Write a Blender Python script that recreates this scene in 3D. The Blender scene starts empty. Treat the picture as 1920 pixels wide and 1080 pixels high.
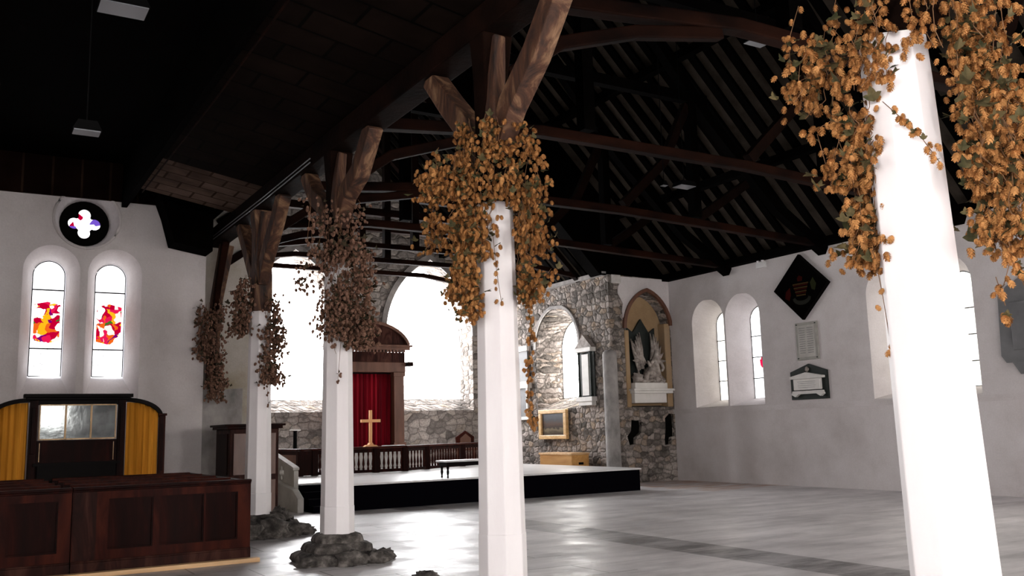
import bpy, bmesh, math, random
from mathutils import Vector, Matrix
from mathutils.geometry import tessellate_polygon
S = bpy.context.scene
COL = S.collection
PI = math.pi
random.seed(7)

# ------------------------------------------------ camera, world, exposure
cd = bpy.data.cameras.new('camera'); cam = bpy.data.objects.new('camera', cd); COL.objects.link(cam)
cd.sensor_width = 36; cd.lens = 36*1728.2/1920; cd.clip_end = 200
yaw, pitch, roll = map(math.radians, (31.035, 8.703, -1.505))
fw = Vector((math.sin(yaw)*math.cos(pitch), math.cos(yaw)*math.cos(pitch), math.sin(pitch)))
rt = Vector((math.cos(yaw), -math.sin(yaw), 0)); up = rt.cross(fw)
r2 = rt*math.cos(roll)+up*math.sin(roll); u2 = -rt*math.sin(roll)+up*math.cos(roll)
m = Matrix((r2, u2, -fw)).transposed().to_4x4(); m.translation = (0, 0, 1.65)
cam.matrix_world = m
S.camera = cam
W = bpy.data.worlds.new('sky'); S.world = W; W.use_nodes = True
W.node_tree.nodes['Background'].inputs[0].default_value = (.85, .92, 1, 1)
W.node_tree.nodes['Background'].inputs[1].default_value = 3.0
S.view_settings.view_transform = 'Standard'; S.view_settings.look = 'None'
S.view_settings.gamma = 1; S.view_settings.exposure = 1.25
EAST, SOUTH, WEST, NORTH_FILL = 9.0, 1.25, 9.0, 26.0       # brightness of the daylight in the glass of each side; north is added fill

# ------------------------------------------------ materials
def nodes(name):
    mt = bpy.data.materials.new(name); mt.use_nodes = True
    nt = mt.node_tree; return mt, nt, nt.nodes['Principled BSDF']
def N(nt, t, **k):
    n = nt.nodes.new(t)
    for a, b in k.items(): setattr(n, a, b)
    return n
def ramp(nt, src, stops):
    r = N(nt, 'ShaderNodeValToRGB'); e = r.color_ramp.elements
    while len(e) < len(stops): e.new(.5)
    for i, (p, c) in enumerate(stops): e[i].position = p; e[i].color = (*c, 1)
    nt.links.new(src, r.inputs[0]); return r.outputs[0]
def coords(nt, scale=(1, 1, 1)):
    tc = N(nt, 'ShaderNodeTexCoord'); mp = N(nt, 'ShaderNodeMapping'); mp.inputs['Scale'].default_value = scale
    nt.links.new(tc.outputs['Object'], mp.inputs[0]); return mp.outputs[0]
def noise(nt, vec, sc, det=4, rough=.55, dist=0):
    n = N(nt, 'ShaderNodeTexNoise'); n.inputs['Scale'].default_value = sc; n.inputs['Detail'].default_value = det
    n.inputs['Roughness'].default_value = rough; n.inputs['Distortion'].default_value = dist
    nt.links.new(vec, n.inputs['Vector']); return n.outputs['Fac']
def bump(nt, b, h, st, dist=.02):
    n = N(nt, 'ShaderNodeBump'); n.inputs['Strength'].default_value = st; n.inputs['Distance'].default_value = dist
    nt.links.new(h, n.inputs['Height']); nt.links.new(n.outputs[0], b.inputs['Normal'])
def mix(nt, f, a, b, mode='MIX'):
    n = N(nt, 'ShaderNodeMix', data_type='RGBA', blend_type=mode)
    for s, i in ((f, 0), (a, 6), (b, 7)):
        if isinstance(s, (int, float)): n.inputs[i].default_value = s
        elif isinstance(s, tuple): n.inputs[i].default_value = (*s, 1)
        else: nt.links.new(s, n.inputs[i])
    return n.outputs[2]
def blotch(name, stops, sc=3, rough=.7, stretch=(1, 1, 1), bst=.2, bsc=None, det=5, spec=.5, dist=0, metal=0):
    mt, nt, b = nodes(name); v = coords(nt, stretch)
    nt.links.new(ramp(nt, noise(nt, v, sc, det, .6, dist), stops), b.inputs['Base Color'])
    b.inputs['Roughness'].default_value = rough; b.inputs['Specular IOR Level'].default_value = spec
    b.inputs['Metallic'].default_value = metal
    if bst: bump(nt, b, noise(nt, v, bsc or sc*6, 6, .6), bst)
    return mt
def flat(name, c, rough=.6, spec=.5, metal=0):
    mt, nt, b = nodes(name); b.inputs['Base Color'].default_value = (*c, 1)
    b.inputs['Roughness'].default_value = rough; b.inputs['Specular IOR Level'].default_value = spec; b.inputs['Metallic'].default_value = metal
    return mt
def math_(nt, op, a, b=0.0):
    n = N(nt, 'ShaderNodeMath', operation=op)
    for i, s in enumerate((a, b)):
        if isinstance(s, (int, float)): n.inputs[i].default_value = s
        else: nt.links.new(s, n.inputs[i])
    return n.outputs[0]
def rubble(name, sc, cols, mortar, bst=.8, soot=.5):
    """roughly coursed rubble: warped courses, each stone its own tone, soot and limewash in patches"""
    mt, nt, b = nodes(name); v = coords(nt)
    s = N(nt, 'ShaderNodeSeparateXYZ'); nt.links.new(v, s.inputs[0])
    cb = N(nt, 'ShaderNodeCombineXYZ'); nt.links.new(math_(nt, 'ADD', s.outputs['X'], s.outputs['Y']), cb.inputs[0]); nt.links.new(s.outputs['Z'], cb.inputs[1])
    nz = N(nt, 'ShaderNodeTexNoise'); nz.inputs['Scale'].default_value = 2.6; nz.inputs['Detail'].default_value = 4; nt.links.new(v, nz.inputs['Vector'])
    wv = mix(nt, .22, cb.outputs[0], nz.outputs['Color'], 'ADD')
    mp = N(nt, 'ShaderNodeMapping'); mp.inputs['Scale'].default_value = (sc*.62, sc, sc); nt.links.new(wv, mp.inputs[0])
    c = N(nt, 'ShaderNodeTexVoronoi'); c.inputs['Randomness'].default_value = .62; nt.links.new(mp.outputs[0], c.inputs['Vector']); c.inputs['Scale'].default_value = 1
    e = N(nt, 'ShaderNodeTexVoronoi', feature='DISTANCE_TO_EDGE'); e.inputs['Randomness'].default_value = .62; nt.links.new(mp.outputs[0], e.inputs['Vector']); e.inputs['Scale'].default_value = 1
    sp = N(nt, 'ShaderNodeSeparateColor'); nt.links.new(c.outputs['Color'], sp.inputs[0])
    base = ramp(nt, sp.outputs[0], cols)
    base = mix(nt, ramp(nt, noise(nt, v, 1.2, 8, .8), [(soot, (0, 0, 0)), (soot+.16, (.9, .9, .9))]), base, (.035, .032, .03))
    base = mix(nt, ramp(nt, noise(nt, v, .8, 6, .7), [(.5, (0, 0, 0)), (.68, (.6, .6, .6))]), base, (.60, .56, .53))
    base = mix(nt, 1.0, base, ramp(nt, noise(nt, v, 16, 7, .8), [(.3, (.35, .33, .32)), (.65, (1.15, 1.12, 1.1))]), 'MULTIPLY')
    base = mix(nt, ramp(nt, e.outputs['Distance'], [(.01, (.8, .8, .8)), (.07, (0, 0, 0))]), base, mortar)
    nt.links.new(base, b.inputs['Base Color']); b.inputs['Roughness'].default_value = .9; b.inputs['Specular IOR Level'].default_value = .15
    bump(nt, b, ramp(nt, e.outputs['Distance'], [(0, (0, 0, 0)), (.2, (1, 1, 1))]), bst, .05)
    return mt
def glow(name, c, st, pattern=None):
    """glass lit by the daylight outside"""
    mt = bpy.data.materials.new(name); mt.use_nodes = True; nt = mt.node_tree
    nt.nodes.remove(nt.nodes['Principled BSDF']); out = nt.nodes['Material Output']
    e = N(nt, 'ShaderNodeEmission'); e.inputs[1].default_value = st; e.inputs[0].default_value = (*c, 1)
    if pattern: pattern(nt, e)
    nt.links.new(e.outputs[0], out.inputs[0]); return mt
def stained(seed, axis='X', zc=1.35, hh=.42, hw=.21, dens=.45):
    """coloured figure in the middle of pale glass, painted borders below; object origin is at the foot of the pane"""
    def f(nt, e):
        tc = N(nt, 'ShaderNodeTexCoord'); s = N(nt, 'ShaderNodeSeparateXYZ'); nt.links.new(tc.outputs['Object'], s.inputs[0])
        x, z = s.outputs[axis], s.outputs['Z']
        vo = N(nt, 'ShaderNodeTexVoronoi'); vo.inputs['Scale'].default_value = 9
        mp = N(nt, 'ShaderNodeMapping'); mp.inputs['Location'].default_value = (seed, seed*2, seed); nt.links.new(tc.outputs['Object'], mp.inputs[0])
        nz = N(nt, 'ShaderNodeTexNoise'); nz.inputs['Scale'].default_value = 5; nt.links.new(mp.outputs[0], nz.inputs[0])
        nt.links.new(mix(nt, .35, mp.outputs[0], nz.outputs['Color'], 'ADD'), vo.inputs['Vector'])
        sp = N(nt, 'ShaderNodeSeparateColor'); nt.links.new(vo.outputs['Color'], sp.inputs[0])
        col = ramp(nt, sp.outputs[0], [(0, (.5, .0, .03)), (.2, (.75, .01, .08)), (.36, (.2, .0, .14)), (.45, (.9, .45, .01)), (.58, (.8, .12, .01)), (.68, (.05, .16, .02)), (.74, (.95, .9, .8)), (1, (.6, .0, .12))])
        col.node.color_ramp.interpolation = 'CONSTANT'
        dz = math_(nt, 'ABSOLUTE', math_(nt, 'SUBTRACT', z, zc)); ax = math_(nt, 'ABSOLUTE', x)
        inz = math_(nt, 'LESS_THAN', math_(nt, 'ADD', dz, math_(nt, 'MULTIPLY', ax, .25)), hh); inx = math_(nt, 'LESS_THAN', ax, hw)
        hole = math_(nt, 'GREATER_THAN', noise(nt, mp.outputs[0], 3.2, 2, .5), dens)
        side = math_(nt, 'GREATER_THAN', math_(nt, 'ADD', ax, math_(nt, 'MULTIPLY', hole, .2)), .07)
        msk = math_(nt, 'MULTIPLY', math_(nt, 'MULTIPLY', inz, inx), side)
        msk = math_(nt, 'MULTIPLY', msk, hole)
        c1 = mix(nt, msk, (1, .98, 1), mix(nt, 1.0, col, (.42, .42, .42), 'MULTIPLY'))
        dots = N(nt, 'ShaderNodeTexVoronoi'); dots.inputs['Scale'].default_value = 16; nt.links.new(mp.outputs[0], dots.inputs['Vector'])
        low = math_(nt, 'LESS_THAN', z, zc-hh-.08)
        d2 = math_(nt, 'MULTIPLY', low, math_(nt, 'LESS_THAN', dots.outputs['Distance'], .13))
        c2 = mix(nt, d2, c1, (.05, .02, .04))
        nt.links.new(c2, e.inputs[0])
    return f

M = {}
def plaster(name, a, b, c):
    mt, nt, bs = nodes(name); v = coords(nt)
    col = ramp(nt, noise(nt, v, .55, 6, .65), [(.3, a), (.5, b), (.72, c)])
    col = mix(nt, .25, col, ramp(nt, noise(nt, v, 30, 4, .7), [(.3, (.55, .55, .55)), (.7, (1, 1, 1))]), 'MULTIPLY')
    nt.links.new(col, bs.inputs['Base Color']); bs.inputs['Roughness'].default_value = .85; bs.inputs['Specular IOR Level'].default_value = .25
    bump(nt, bs, noise(nt, v, 9, 8, .7), .25, .03); return mt
M['plaster'] = plaster('whitewashed plaster', (.56, .515, .505), (.68, .635, .63), (.77, .73, .735))
M['oldplaster'] = plaster('stained plaster', (.34, .28, .19), (.48, .44, .39), (.58, .54, .52))
M['niche'] = plaster('ochre plaster', (.30, .19, .10), (.40, .27, .15), (.36, .28, .22))
M['paint'] = blotch('white paint on timber', [(.3, (.80, .76, .765)), (.6, (.86, .83, .835))], 2, .45, (1, 1, .3), .12, 14)
M['rubble'] = rubble('rubble stone', 5.8, [(0, (.10, .09, .08)), (.35, (.26, .23, .21)), (.7, (.46, .41, .38)), (1, (.36, .28, .21))], (.10, .09, .08))
M['rubble_light'] = rubble('pale rubble stone', 4.6, [(0, (.20, .185, .175)), (.4, (.40, .37, .35)), (.8, (.60, .56, .53)), (1, (.46, .41, .35))], (.16, .145, .135), .8, .53)
M['dressed'] = blotch('dressed stone', [(.3, (.16, .15, .145)), (.5, (.30, .28, .27)), (.7, (.42, .39, .37))], 2.5, .85, (1, 1, .7), .4, 20)
M['palestone'] = blotch('pale worn stone', [(.3, (.42, .40, .38)), (.6, (.62, .59, .56))], 3, .8, (1, 1, 1), .35, 20)
M['basestone'] = blotch('weathered base stone', [(.35, (.025, .02, .018)), (.52, (.09, .08, .072)), (.72, (.28, .25, .23))], 7, .95, (1, 1, 1), .9, 30)
M['greystone'] = blotch('grey carved stone', [(.35, (.42, .40, .37)), (.65, (.56, .54, .50))], 2, .8, (1, 1, 1), .2, 25)
M['marble'] = blotch('white marble', [(.3, (.62, .60, .56)), (.6, (.74, .71, .68))], 3, .5, (1, 1, 1), .08)
M['marble_dirty'] = blotch('weathered marble', [(.3, (.12, .10, .09)), (.5, (.34, .29, .26)), (.7, (.55, .50, .46))], 6, .7, (1, 1, 1), .3)
M['slate'] = blotch('dark slate', [(.3, (.014, .018, .016)), (.7, (.03, .036, .033))], 3, .5, (1, 1, 1), .1, spec=.15)
M['slate_grey'] = blotch('grey slate', [(.3, (.12, .12, .125)), (.7, (.19, .19, .195))], 2, .6, (1, 1, 1), .1)
M['tablet'] = blotch('grey inscribed stone', [(.35, (.30, .29, .26)), (.65, (.40, .385, .35))], 3, .7, (1, 1, 1), .15)
M['blackrecess'] = flat('matt black', (.004, .0035, .003), .95, .02)
M['mahogany'] = blotch('dark mahogany', [(.3, (.003, .0004, .0003)), (.5, (.012, .0016, .0008)), (.72, (.035, .005, .0025))], 1.6, .5, (2, 2, .35), .06, 30, dist=1.2, spec=.06)
M['mahogany_red'] = blotch('red mahogany', [(.3, (.009, .0011, .0006)), (.5, (.032, .0048, .0022)), (.75, (.075, .014, .006))], 1.8, .5, (2, 2, .35), .06, 30, dist=1.2, spec=.07)
M['mahogany_worn'] = blotch('worn mahogany', [(.3, (.005, .0008, .0005)), (.5, (.028, .007, .0045)), (.72, (.085, .034, .024))], 2.2, .5, (2, 2, .5), .06, 30, dist=1.0, spec=.08)
M['walnut'] = blotch('brown walnut', [(.3, (.07, .026, .015)), (.6, (.15, .065, .04))], 2, .4, (2, 2, .4), .05)
M['ebony'] = flat('black stained wood', (.003, .0015, .0013), .5, .06)
M['pine'] = blotch('new pine', [(.3, (.60, .34, .15)), (.6, (.78, .50, .26))], 3, .5, (.3, 3, 3), .05)
M['chest'] = blotch('golden oak', [(.3, (.58, .27, .07)), (.6, (.72, .38, .12))], 3, .5, (3, .4, 3), .05)
M['oak'] = blotch('old oak timber', [(.35, (.010, .003, .0015)), (.5, (.07, .025, .010)), (.66, (.24, .135, .07))], 2.2, .75, (1.5, 1.5, .5), .5, 12, dist=1.5)
M['oakdark'] = blotch('shaded roof timber', [(.3, (.002, .001, .0006)), (.6, (.009, .0032, .0018))], 2, .85, (1, 1, 1), .4, 12, spec=.05)  # shade of the roof put into the timber colour
M['oakred'] = blotch('red brown tie beam', [(.35, (.002, .0006, .0004)), (.65, (.017, .005, .0024))], 2, .8, (.4, 1, 1), .3, 12, spec=.05)
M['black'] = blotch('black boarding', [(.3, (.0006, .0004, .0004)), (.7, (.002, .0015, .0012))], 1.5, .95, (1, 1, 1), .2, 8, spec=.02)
M['lath'] = blotch('shaded plaster between rafters', [(.3, (.03, .024, .018)), (.6, (.068, .055, .044))], 2, .95, (1, 1, 1), .2, spec=.1)  # strips under the roof, their shade put into the colour
M['gold'] = blotch('gilt', [(.3, (.55, .32, .12)), (.6, (.78, .52, .25))], 8, .4, (1, 1, 1), .1)
M['cross'] = flat('pale varnished wood', (.80, .40, .17), .45)
M['stagecloth'] = flat('black stage cloth', (.0016, .0013, .003), .9, .03)
M['stagetop'] = blotch('worn grey stage boards', [(.3, (.74, .72, .72)), (.7, (.84, .82, .82))], 2, .3, (1, 1, 1), .03, spec=1.0)
M['white'] = flat('white enamel', (.75, .74, .74), .4)
M['metal'] = flat('grey metal', (.35, .36, .38), .35, .5, .6)
M['iron'] = flat('black iron', (.004, .004, .004), .8, .03)
M['lens'] = flat('lamp glass', (.22, .23, .25), .2, .6)
M['stem'] = flat('dry hop stem', (.16, .075, .03), .8)
def leafmat(name, a, b):
    mt, nt, bs = nodes(name); v = coords(nt)
    nt.links.new(ramp(nt, noise(nt, v, 12, 3), [(.35, a), (.65, b)]), bs.inputs['Base Color']); bs.inputs['Roughness'].default_value = .8
    bs.inputs['Specular IOR Level'].default_value = .2; return mt
M['leaf'] = leafmat('dry hop leaf', (.03, .032, .012), (.12, .09, .04))
M['cone'] = leafmat('dry hop cone', (.27, .115, .035), (.55, .27, .095))
M['leaf_dim'] = leafmat('shaded hop leaf', (.025, .024, .012), (.08, .055, .032))  # leaves of the far garlands, darkened as if in shade
M['cone_dim'] = leafmat('shaded hop cone', (.12, .06, .04), (.26, .145, .10))  # cones of the far garlands, their shade put into the colour
def cloth(name, dark, light, sc=1.0):
    mt, nt, b = nodes(name); v = coords(nt, (9*sc, 9*sc, .25))
    nt.links.new(ramp(nt, noise(nt, v, 1, 3), [(.3, dark), (.65, light)]), b.inputs['Base Color'])
    b.inputs['Roughness'].default_value = .8; b.inputs['Specular IOR Level'].default_value = .1; return mt
M['red'] = cloth('crimson velvet', (.07, .0008, .004), (.24, .003, .012))
M['orange'] = cloth('orange cloth', (.42, .16, .012), (.66, .28, .03))
# floor: flags, worn ledger strips and damp stains
def floormat():
    mt, nt, b = nodes('stone and cement floor'); v = coords(nt)
    col = ramp(nt, noise(nt, v, .5, 7, .62), [(.3, (.58, .555, .565)), (.5, (.78, .75, .76)), (.7, (.92, .89, .90))])
    col = mix(nt, .4, col, ramp(nt, noise(nt, coords(nt, (.35, 2.4, 1)), 1.2, 7, .7), [(.35, (.5, .49, .5)), (.6, (1.1, 1.08, 1.08))]), 'MULTIPLY')
    s = N(nt, 'ShaderNodeSeparateXYZ'); nt.links.new(v, s.inputs[0])
    br = N(nt, 'ShaderNodeTexBrick'); br.inputs['Scale'].default_value = 1; br.inputs['Mortar Size'].default_value = .012
    br.inputs['Brick Width'].default_value = 1.3; br.inputs['Row Height'].default_value = .8; br.inputs['Bias'].default_value = 0
    br.inputs['Color1'].default_value = (1, 1, 1, 1); br.inputs['Color2'].default_value = (.84, .84, .85, 1); br.inputs['Mortar'].default_value = (.22, .21, .2, 1)
    nt.links.new(v, br.inputs['Vector'])
    nave = math_(nt, 'LESS_THAN', s.outputs['X'], 6.9)
    strip = math_(nt, 'LESS_THAN', math_(nt, 'ABSOLUTE', math_(nt, 'SUBTRACT', s.outputs['X'], 8.68)), .42)
    m1 = mix(nt, math_(nt, 'MAXIMUM', nave, strip), (1, 1, 1), br.outputs['Color'])
    col = mix(nt, .8, col, m1, 'MULTIPLY')
    stn = ramp(nt, noise(nt, coords(nt, (.5, 1.6, 1)), 1.1, 8, .72), [(.40, (.16, .15, .145)), (.56, (.85, .85, .85))])
    col = mix(nt, mix(nt, strip, (.30, .30, .30), (1, 1, 1)), col, mix(nt, 1.0, col, stn, 'MULTIPLY'))
    col = mix(nt, math_(nt, 'MULTIPLY', strip, .45), col, (.16, .15, .15))
    # warm sunlight painted into the floor by the foot of the right wall
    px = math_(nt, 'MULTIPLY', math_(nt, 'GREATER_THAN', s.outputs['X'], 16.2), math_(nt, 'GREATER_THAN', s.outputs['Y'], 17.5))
    sun = ramp(nt, noise(nt, coords(nt, (.6, 2.5, 1)), 1.3, 5, .6), [(.42, (0, 0, 0)), (.6, (1, 1, 1))])
    col = mix(nt, mix(nt, 1.0, px, sun, 'MULTIPLY'), col, (.46, .28, .20))
    nt.links.new(col, b.inputs['Base Color'])
    rg = ramp(nt, noise(nt, v, 1.3, 6, .6), [(.35, (.30, .30, .30)), (.65, (.55, .55, .55))])
    nt.links.new(rg, b.inputs['Roughness']); b.inputs['Specular IOR Level'].default_value = .7
    bump(nt, b, noise(nt, v, 4, 8, .7), .12, .03); return mt
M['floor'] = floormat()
def boards(name, c1, c2, mo, w, h):
    mt, nt, b = nodes(name); v = coords(nt)
    br = N(nt, 'ShaderNodeTexBrick'); br.inputs['Scale'].default_value = 1; br.inputs['Mortar Size'].default_value = .02
    br.inputs['Brick Width'].default_value = w; br.inputs['Row Height'].default_value = h
    for k, c in (('Color1', c1), ('Color2', c2), ('Mortar', mo)): br.inputs[k].default_value = (*c, 1)
    nt.links.new(v, br.inputs['Vector'])
    col = mix(nt, .7, br.outputs['Color'], ramp(nt, noise(nt, v, 1.6, 6), [(.35, (.3, .25, .22)), (.65, (1, 1, 1))]), 'MULTIPLY')
    nt.links.new(col, b.inputs['Base Color']); b.inputs['Roughness'].default_value = .9; b.inputs['Specular IOR Level'].default_value = .03; return mt
M['soffit'] = boards('shaded ceiling boards', (.012, .007, .005), (.007, .004, .003), (.002, .0015, .001), .9, .5)  # aisle soffit away from the lancets, shade put into the colour
M['soffit_lit'] = boards('lit ceiling boards', (.17, .12, .095), (.10, .065, .05), (.05, .03, .02), .6, .4)  # same soffit at the lancet end, window light put into the colour
M['brick'] = boards('shaded brickwork', (.012, .005, .0035), (.006, .0025, .002), (.03, .018, .012), .5, .2)  # brick under the aisle roof, darkened in colour for the shade there

# ------------------------------------------------ mesh builder
class MB:
    def __init__(s): s.v = []; s.f = []; s.sm = []
    def add(s, vs, fs, smooth=False):
        o = len(s.v); s.v += [Vector(p) for p in vs]; s.f += [tuple(i+o for i in f) for f in fs]; s.sm += [smooth]*len(fs); return s
    def box(s, a, b, bev=0):
        x0, y0, z0 = a; x1, y1, z1 = b
        s.add([(x0,y0,z0),(x1,y0,z0),(x1,y1,z0),(x0,y1,z0),(x0,y0,z1),(x1,y0,z1),(x1,y1,z1),(x0,y1,z1)],
              [(0,3,2,1),(4,5,6,7),(0,1,5,4),(1,2,6,5),(2,3,7,6),(3,0,4,7)]); return s
    def beam(s, p, q, w, h, up=(0, 0, 1)):
        return s.sweep([p, q], [(w, h), (w, h)], up)
    def sweep(s, pts, wh, upv=(0, 0, 1)):
        pts = [Vector(p) for p in pts]; n = len(pts); vs = []
        for i, p in enumerate(pts):
            d = (pts[min(i+1, n-1)]-pts[max(i-1, 0)]).normalized(); u = Vector(upv)
            if abs(d.dot(u)) > .97: u = Vector((0, 1, 0))
            x = d.cross(u).normalized(); y = x.cross(d).normalized(); w, h = wh[i] if isinstance(wh, list) else wh
            vs += [p-x*w/2-y*h/2, p+x*w/2-y*h/2, p+x*w/2+y*h/2, p-x*w/2+y*h/2]
        fs = [(0, 1, 2, 3), tuple(4*(n-1)+k for k in (3, 2, 1, 0))]
        for i in range(n-1):
            for k in range(4): a = 4*i+k; b = 4*i+(k+1) % 4; fs.append((a, a+4, b+4, b))
        return s.add(vs, fs)
    def tube(s, pts, r, n=8, smooth=True):
        pts = [Vector(p) for p in pts]; m = len(pts); vs = []
        for i, p in enumerate(pts):
            d = (pts[min(i+1, m-1)]-pts[max(i-1, 0)]); d = d.normalized() if d.length > 1e-6 else Vector((0, 0, 1))
            u = Vector((0, 0, 1)) if abs(d.z) < .9 else Vector((1, 0, 0)); x = d.cross(u).normalized(); y = x.cross(d)
            rr = r[i] if isinstance(r, (list, tuple)) else r
            vs += [p+(x*math.cos(2*PI*k/n)+y*math.sin(2*PI*k/n))*rr for k in range(n)]
        fs = [(i*n+k, i*n+(k+1) % n, (i+1)*n+(k+1) % n, (i+1)*n+k) for i in range(m-1) for k in range(n)]
        fs += [tuple(reversed(range(n))), tuple((m-1)*n+k for k in range(n))]
        return s.add(vs, fs, smooth)
    def lathe(s, c, prof, n=16, smooth=True, rot=0):
        cx, cy, cz = c; vs = [(cx+r*math.cos(2*PI*k/n+rot), cy+r*math.sin(2*PI*k/n+rot), cz+z) for r, z in prof for k in range(n)]; m = len(prof)
        fs = [(i*n+k, i*n+(k+1) % n, (i+1)*n+(k+1) % n, (i+1)*n+k) for i in range(m-1) for k in range(n)]
        fs += [tuple(reversed(range(n))), tuple((m-1)*n+k for k in range(n))]
        return s.add(vs, fs, smooth)
    def prism(s, pts2, P, d0, d1):
        """outline pts2 in a plane given by P(u, z, depth), thick from d0 to d1"""
        n = len(pts2); t = tessellate_polygon([[Vector((a, b, 0)) for a, b in pts2]])
        vs = [P(a, b, d0) for a, b in pts2]+[P(a, b, d1) for a, b in pts2]
        fs = [tuple(x) for x in t]+[tuple(i+n for i in x)[::-1] for x in t]+[(i, (i+1) % n, (i+1) % n+n, i+n) for i in range(n)]
        return s.add(vs, fs)
    def blob(s, c, r, seed=0, amp=.15, seg=14, rings=9):
        rnd = random.Random(seed); ph = [(rnd.uniform(1.5, 4), rnd.uniform(0, 6), rnd.uniform(1, 3)) for _ in range(4)]
        vs = []
        for i in range(rings+1):
            t = PI*i/rings
            for k in range(seg):
                a = 2*PI*k/seg; f = 1+amp*sum(math.sin(p*t*2+q+w*math.sin(a+q)*2) for p, q, w in ph)/2
                vs.append((c[0]+r[0]*f*math.sin(t)*math.cos(a), c[1]+r[1]*f*math.sin(t)*math.sin(a), c[2]+r[2]*math.cos(t)*f))
        fs = [(i*seg+k, (i+1)*seg+k, (i+1)*seg+(k+1) % seg, i*seg+(k+1) % seg) for i in range(rings) for k in range(seg)]
        return s.add(vs, fs, True)
    def build(s, name, mat, parent=None, bevel=0, origin=None, recalc=True):
        xs = [v.x for v in s.v]; ys = [v.y for v in s.v]; zs = [v.z for v in s.v]
        o = Vector(origin) if origin else Vector(((min(xs)+max(xs))/2, (min(ys)+max(ys))/2, min(zs)))
        me = bpy.data.meshes.new(name); me.from_pydata([v-o for v in s.v], [], s.f)
        me.polygons.foreach_set('use_smooth', s.sm)
        if recalc:
            bm = bmesh.new(); bm.from_mesh(me); bmesh.ops.recalc_face_normals(bm, faces=bm.faces); bm.to_mesh(me); bm.free()
        me.materials.append(M[mat] if isinstance(mat, str) else mat)
        ob = bpy.data.objects.new(name, me); COL.objects.link(ob)
        if parent is not None:
            ob.parent = parent; q = parent; off = Vector((0, 0, 0))
            while q is not None: off += q.location; q = q.parent
            ob.location = o-off
        else: ob.location = o
        if bevel:
            bv = ob.modifiers.new('bevel', 'BEVEL'); bv.width = bevel; bv.segments = 2; bv.limit_method = 'ANGLE'
        return ob
def tag(o, label=None, cat=None, group=None, kind=None):
    if label: o['label'] = label
    if cat: o['category'] = cat
    if group: o['group'] = group
    if kind: o['kind'] = kind
    return o
def thing(name, label, cat, loc, group=None):
    o = bpy.data.objects.new(name, None); COL.objects.link(o); o.location = loc; o.empty_display_size = .2
    return tag(o, label, cat, group)
def dup(root, loc, label=None):
    r = root.copy(); COL.objects.link(r); r.location = loc
    if label: r['label'] = label
    def kids(a, b):
        for ch in [c for c in bpy.data.objects if c.parent == a]:
            d = ch.copy(); COL.objects.link(d); d.parent = b; kids(ch, d)
    kids(root, r); return r
def struct(o, cat=None): o['kind'] = 'structure'; return o

def arch(c, hw, sill, spring, apex, n=9):
    """outline of an arched opening: round or pointed"""
    h = apex-spring; R = (hw*hw+h*h)/(2*hw); R = max(R, hw); A = math.asin(min(1, h/R))
    right = [(c-(R-hw)+R*math.cos(A*i/n), spring+(R*math.sin(A*i/n))*(h/(R*math.sin(A)))) for i in range(n+1)]
    left = [(2*c-x, z) for x, z in reversed(right[:-1])]
    return [(c-hw, sill), (c+hw, sill)]+right+left
def rough_line(pts, amp, seed, step=.22):
    rnd = random.Random(seed); out = []
    for (a, b), (c, d) in zip(pts, pts[1:]):
        k = max(1, int(math.hypot(c-a, d-b)/step))
        for i in range(k): out.append((a+(c-a)*i/k+rnd.uniform(-amp, amp)*(i > 0), b+(d-b)*i/k+rnd.uniform(-amp, amp)*(i > 0)))
    return out+[pts[-1]]
def wall(name, P, outer, ops, th, mat):
    """a solid wall: P(u, z, depth); ops = [(front outline, back outline, depth)], depth < th leaves a blind recess"""
    mb = MB()
    t = tessellate_polygon([[Vector((a, b, 0)) for a, b in L] for L in [outer]+[o[0] for o in ops]])
    fl = [q for L in [outer]+[o[0] for o in ops] for q in L]
    mb.add([P(a, b, 0) for a, b in fl], [tuple(x) for x in t])
    thru = [o for o in ops if o[2] >= th]
    t = tessellate_polygon([[Vector((a, b, 0)) for a, b in L] for L in [outer]+[o[1] for o in thru]])
    fl = [q for L in [outer]+[o[1] for o in thru] for q in L]
    mb.add([P(a, b, th) for a, b in fl], [tuple(x) for x in t])
    n = len(outer); mb.add([P(a, b, 0) for a, b in outer]+[P(a, b, th) for a, b in outer], [(i, (i+1) % n, (i+1) % n+n, i+n) for i in range(n)])
    for fr, bk, d in ops:
        n = len(fr); d = min(d, th)
        mb.add([P(a, b, 0) for a, b in fr]+[P(a, b, d) for a, b in bk], [(i, (i+1) % n, (i+1) % n+n, i+n) for i in range(n)])
        if d < th:
            tt = tessellate_polygon([[Vector((a, b, 0)) for a, b in bk]]); mb.add([P(a, b, d) for a, b in bk], [tuple(x) for x in tt])
    return struct(mb.build(name, mat, origin=P(outer[0][0], outer[0][1], 0), recalc=False))
WN = [0]
def window(P, outline, d, mat, bars=(), barmat='iron', name='window', verts=()):
    """a pane in a thin iron frame, set at depth d in its opening"""
    WN[0] += 1
    us = [a for a, b in outline]; zs = [b for a, b in outline]; cu = (min(us)+max(us))/2
    r = bpy.data.objects.new('%s_%d' % (name, WN[0]), None); COL.objects.link(r); r.location = P(cu, min(zs), d); struct(r)
    MB().prism(outline, P, d, d+.012).build('pane', mat, r, origin=P(cu, min(zs), d))
    fr = MB(); n = len(outline)
    fr.tube([P(a, b, d) for a, b in outline]+[P(*outline[0], d)], .010, 5); fr.build('window_frame', barmat, r)
    for z in bars:
        MB().box(*[tuple(min(a, b) for a, b in zip(P(min(us), z-.012, d-.03), P(max(us), z+.012, d-.01))), tuple(max(a, b) for a, b in zip(P(min(us), z-.012, d-.03), P(max(us), z+.012, d-.01)))]).build('saddle_bar', barmat, r)
    return r

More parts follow.
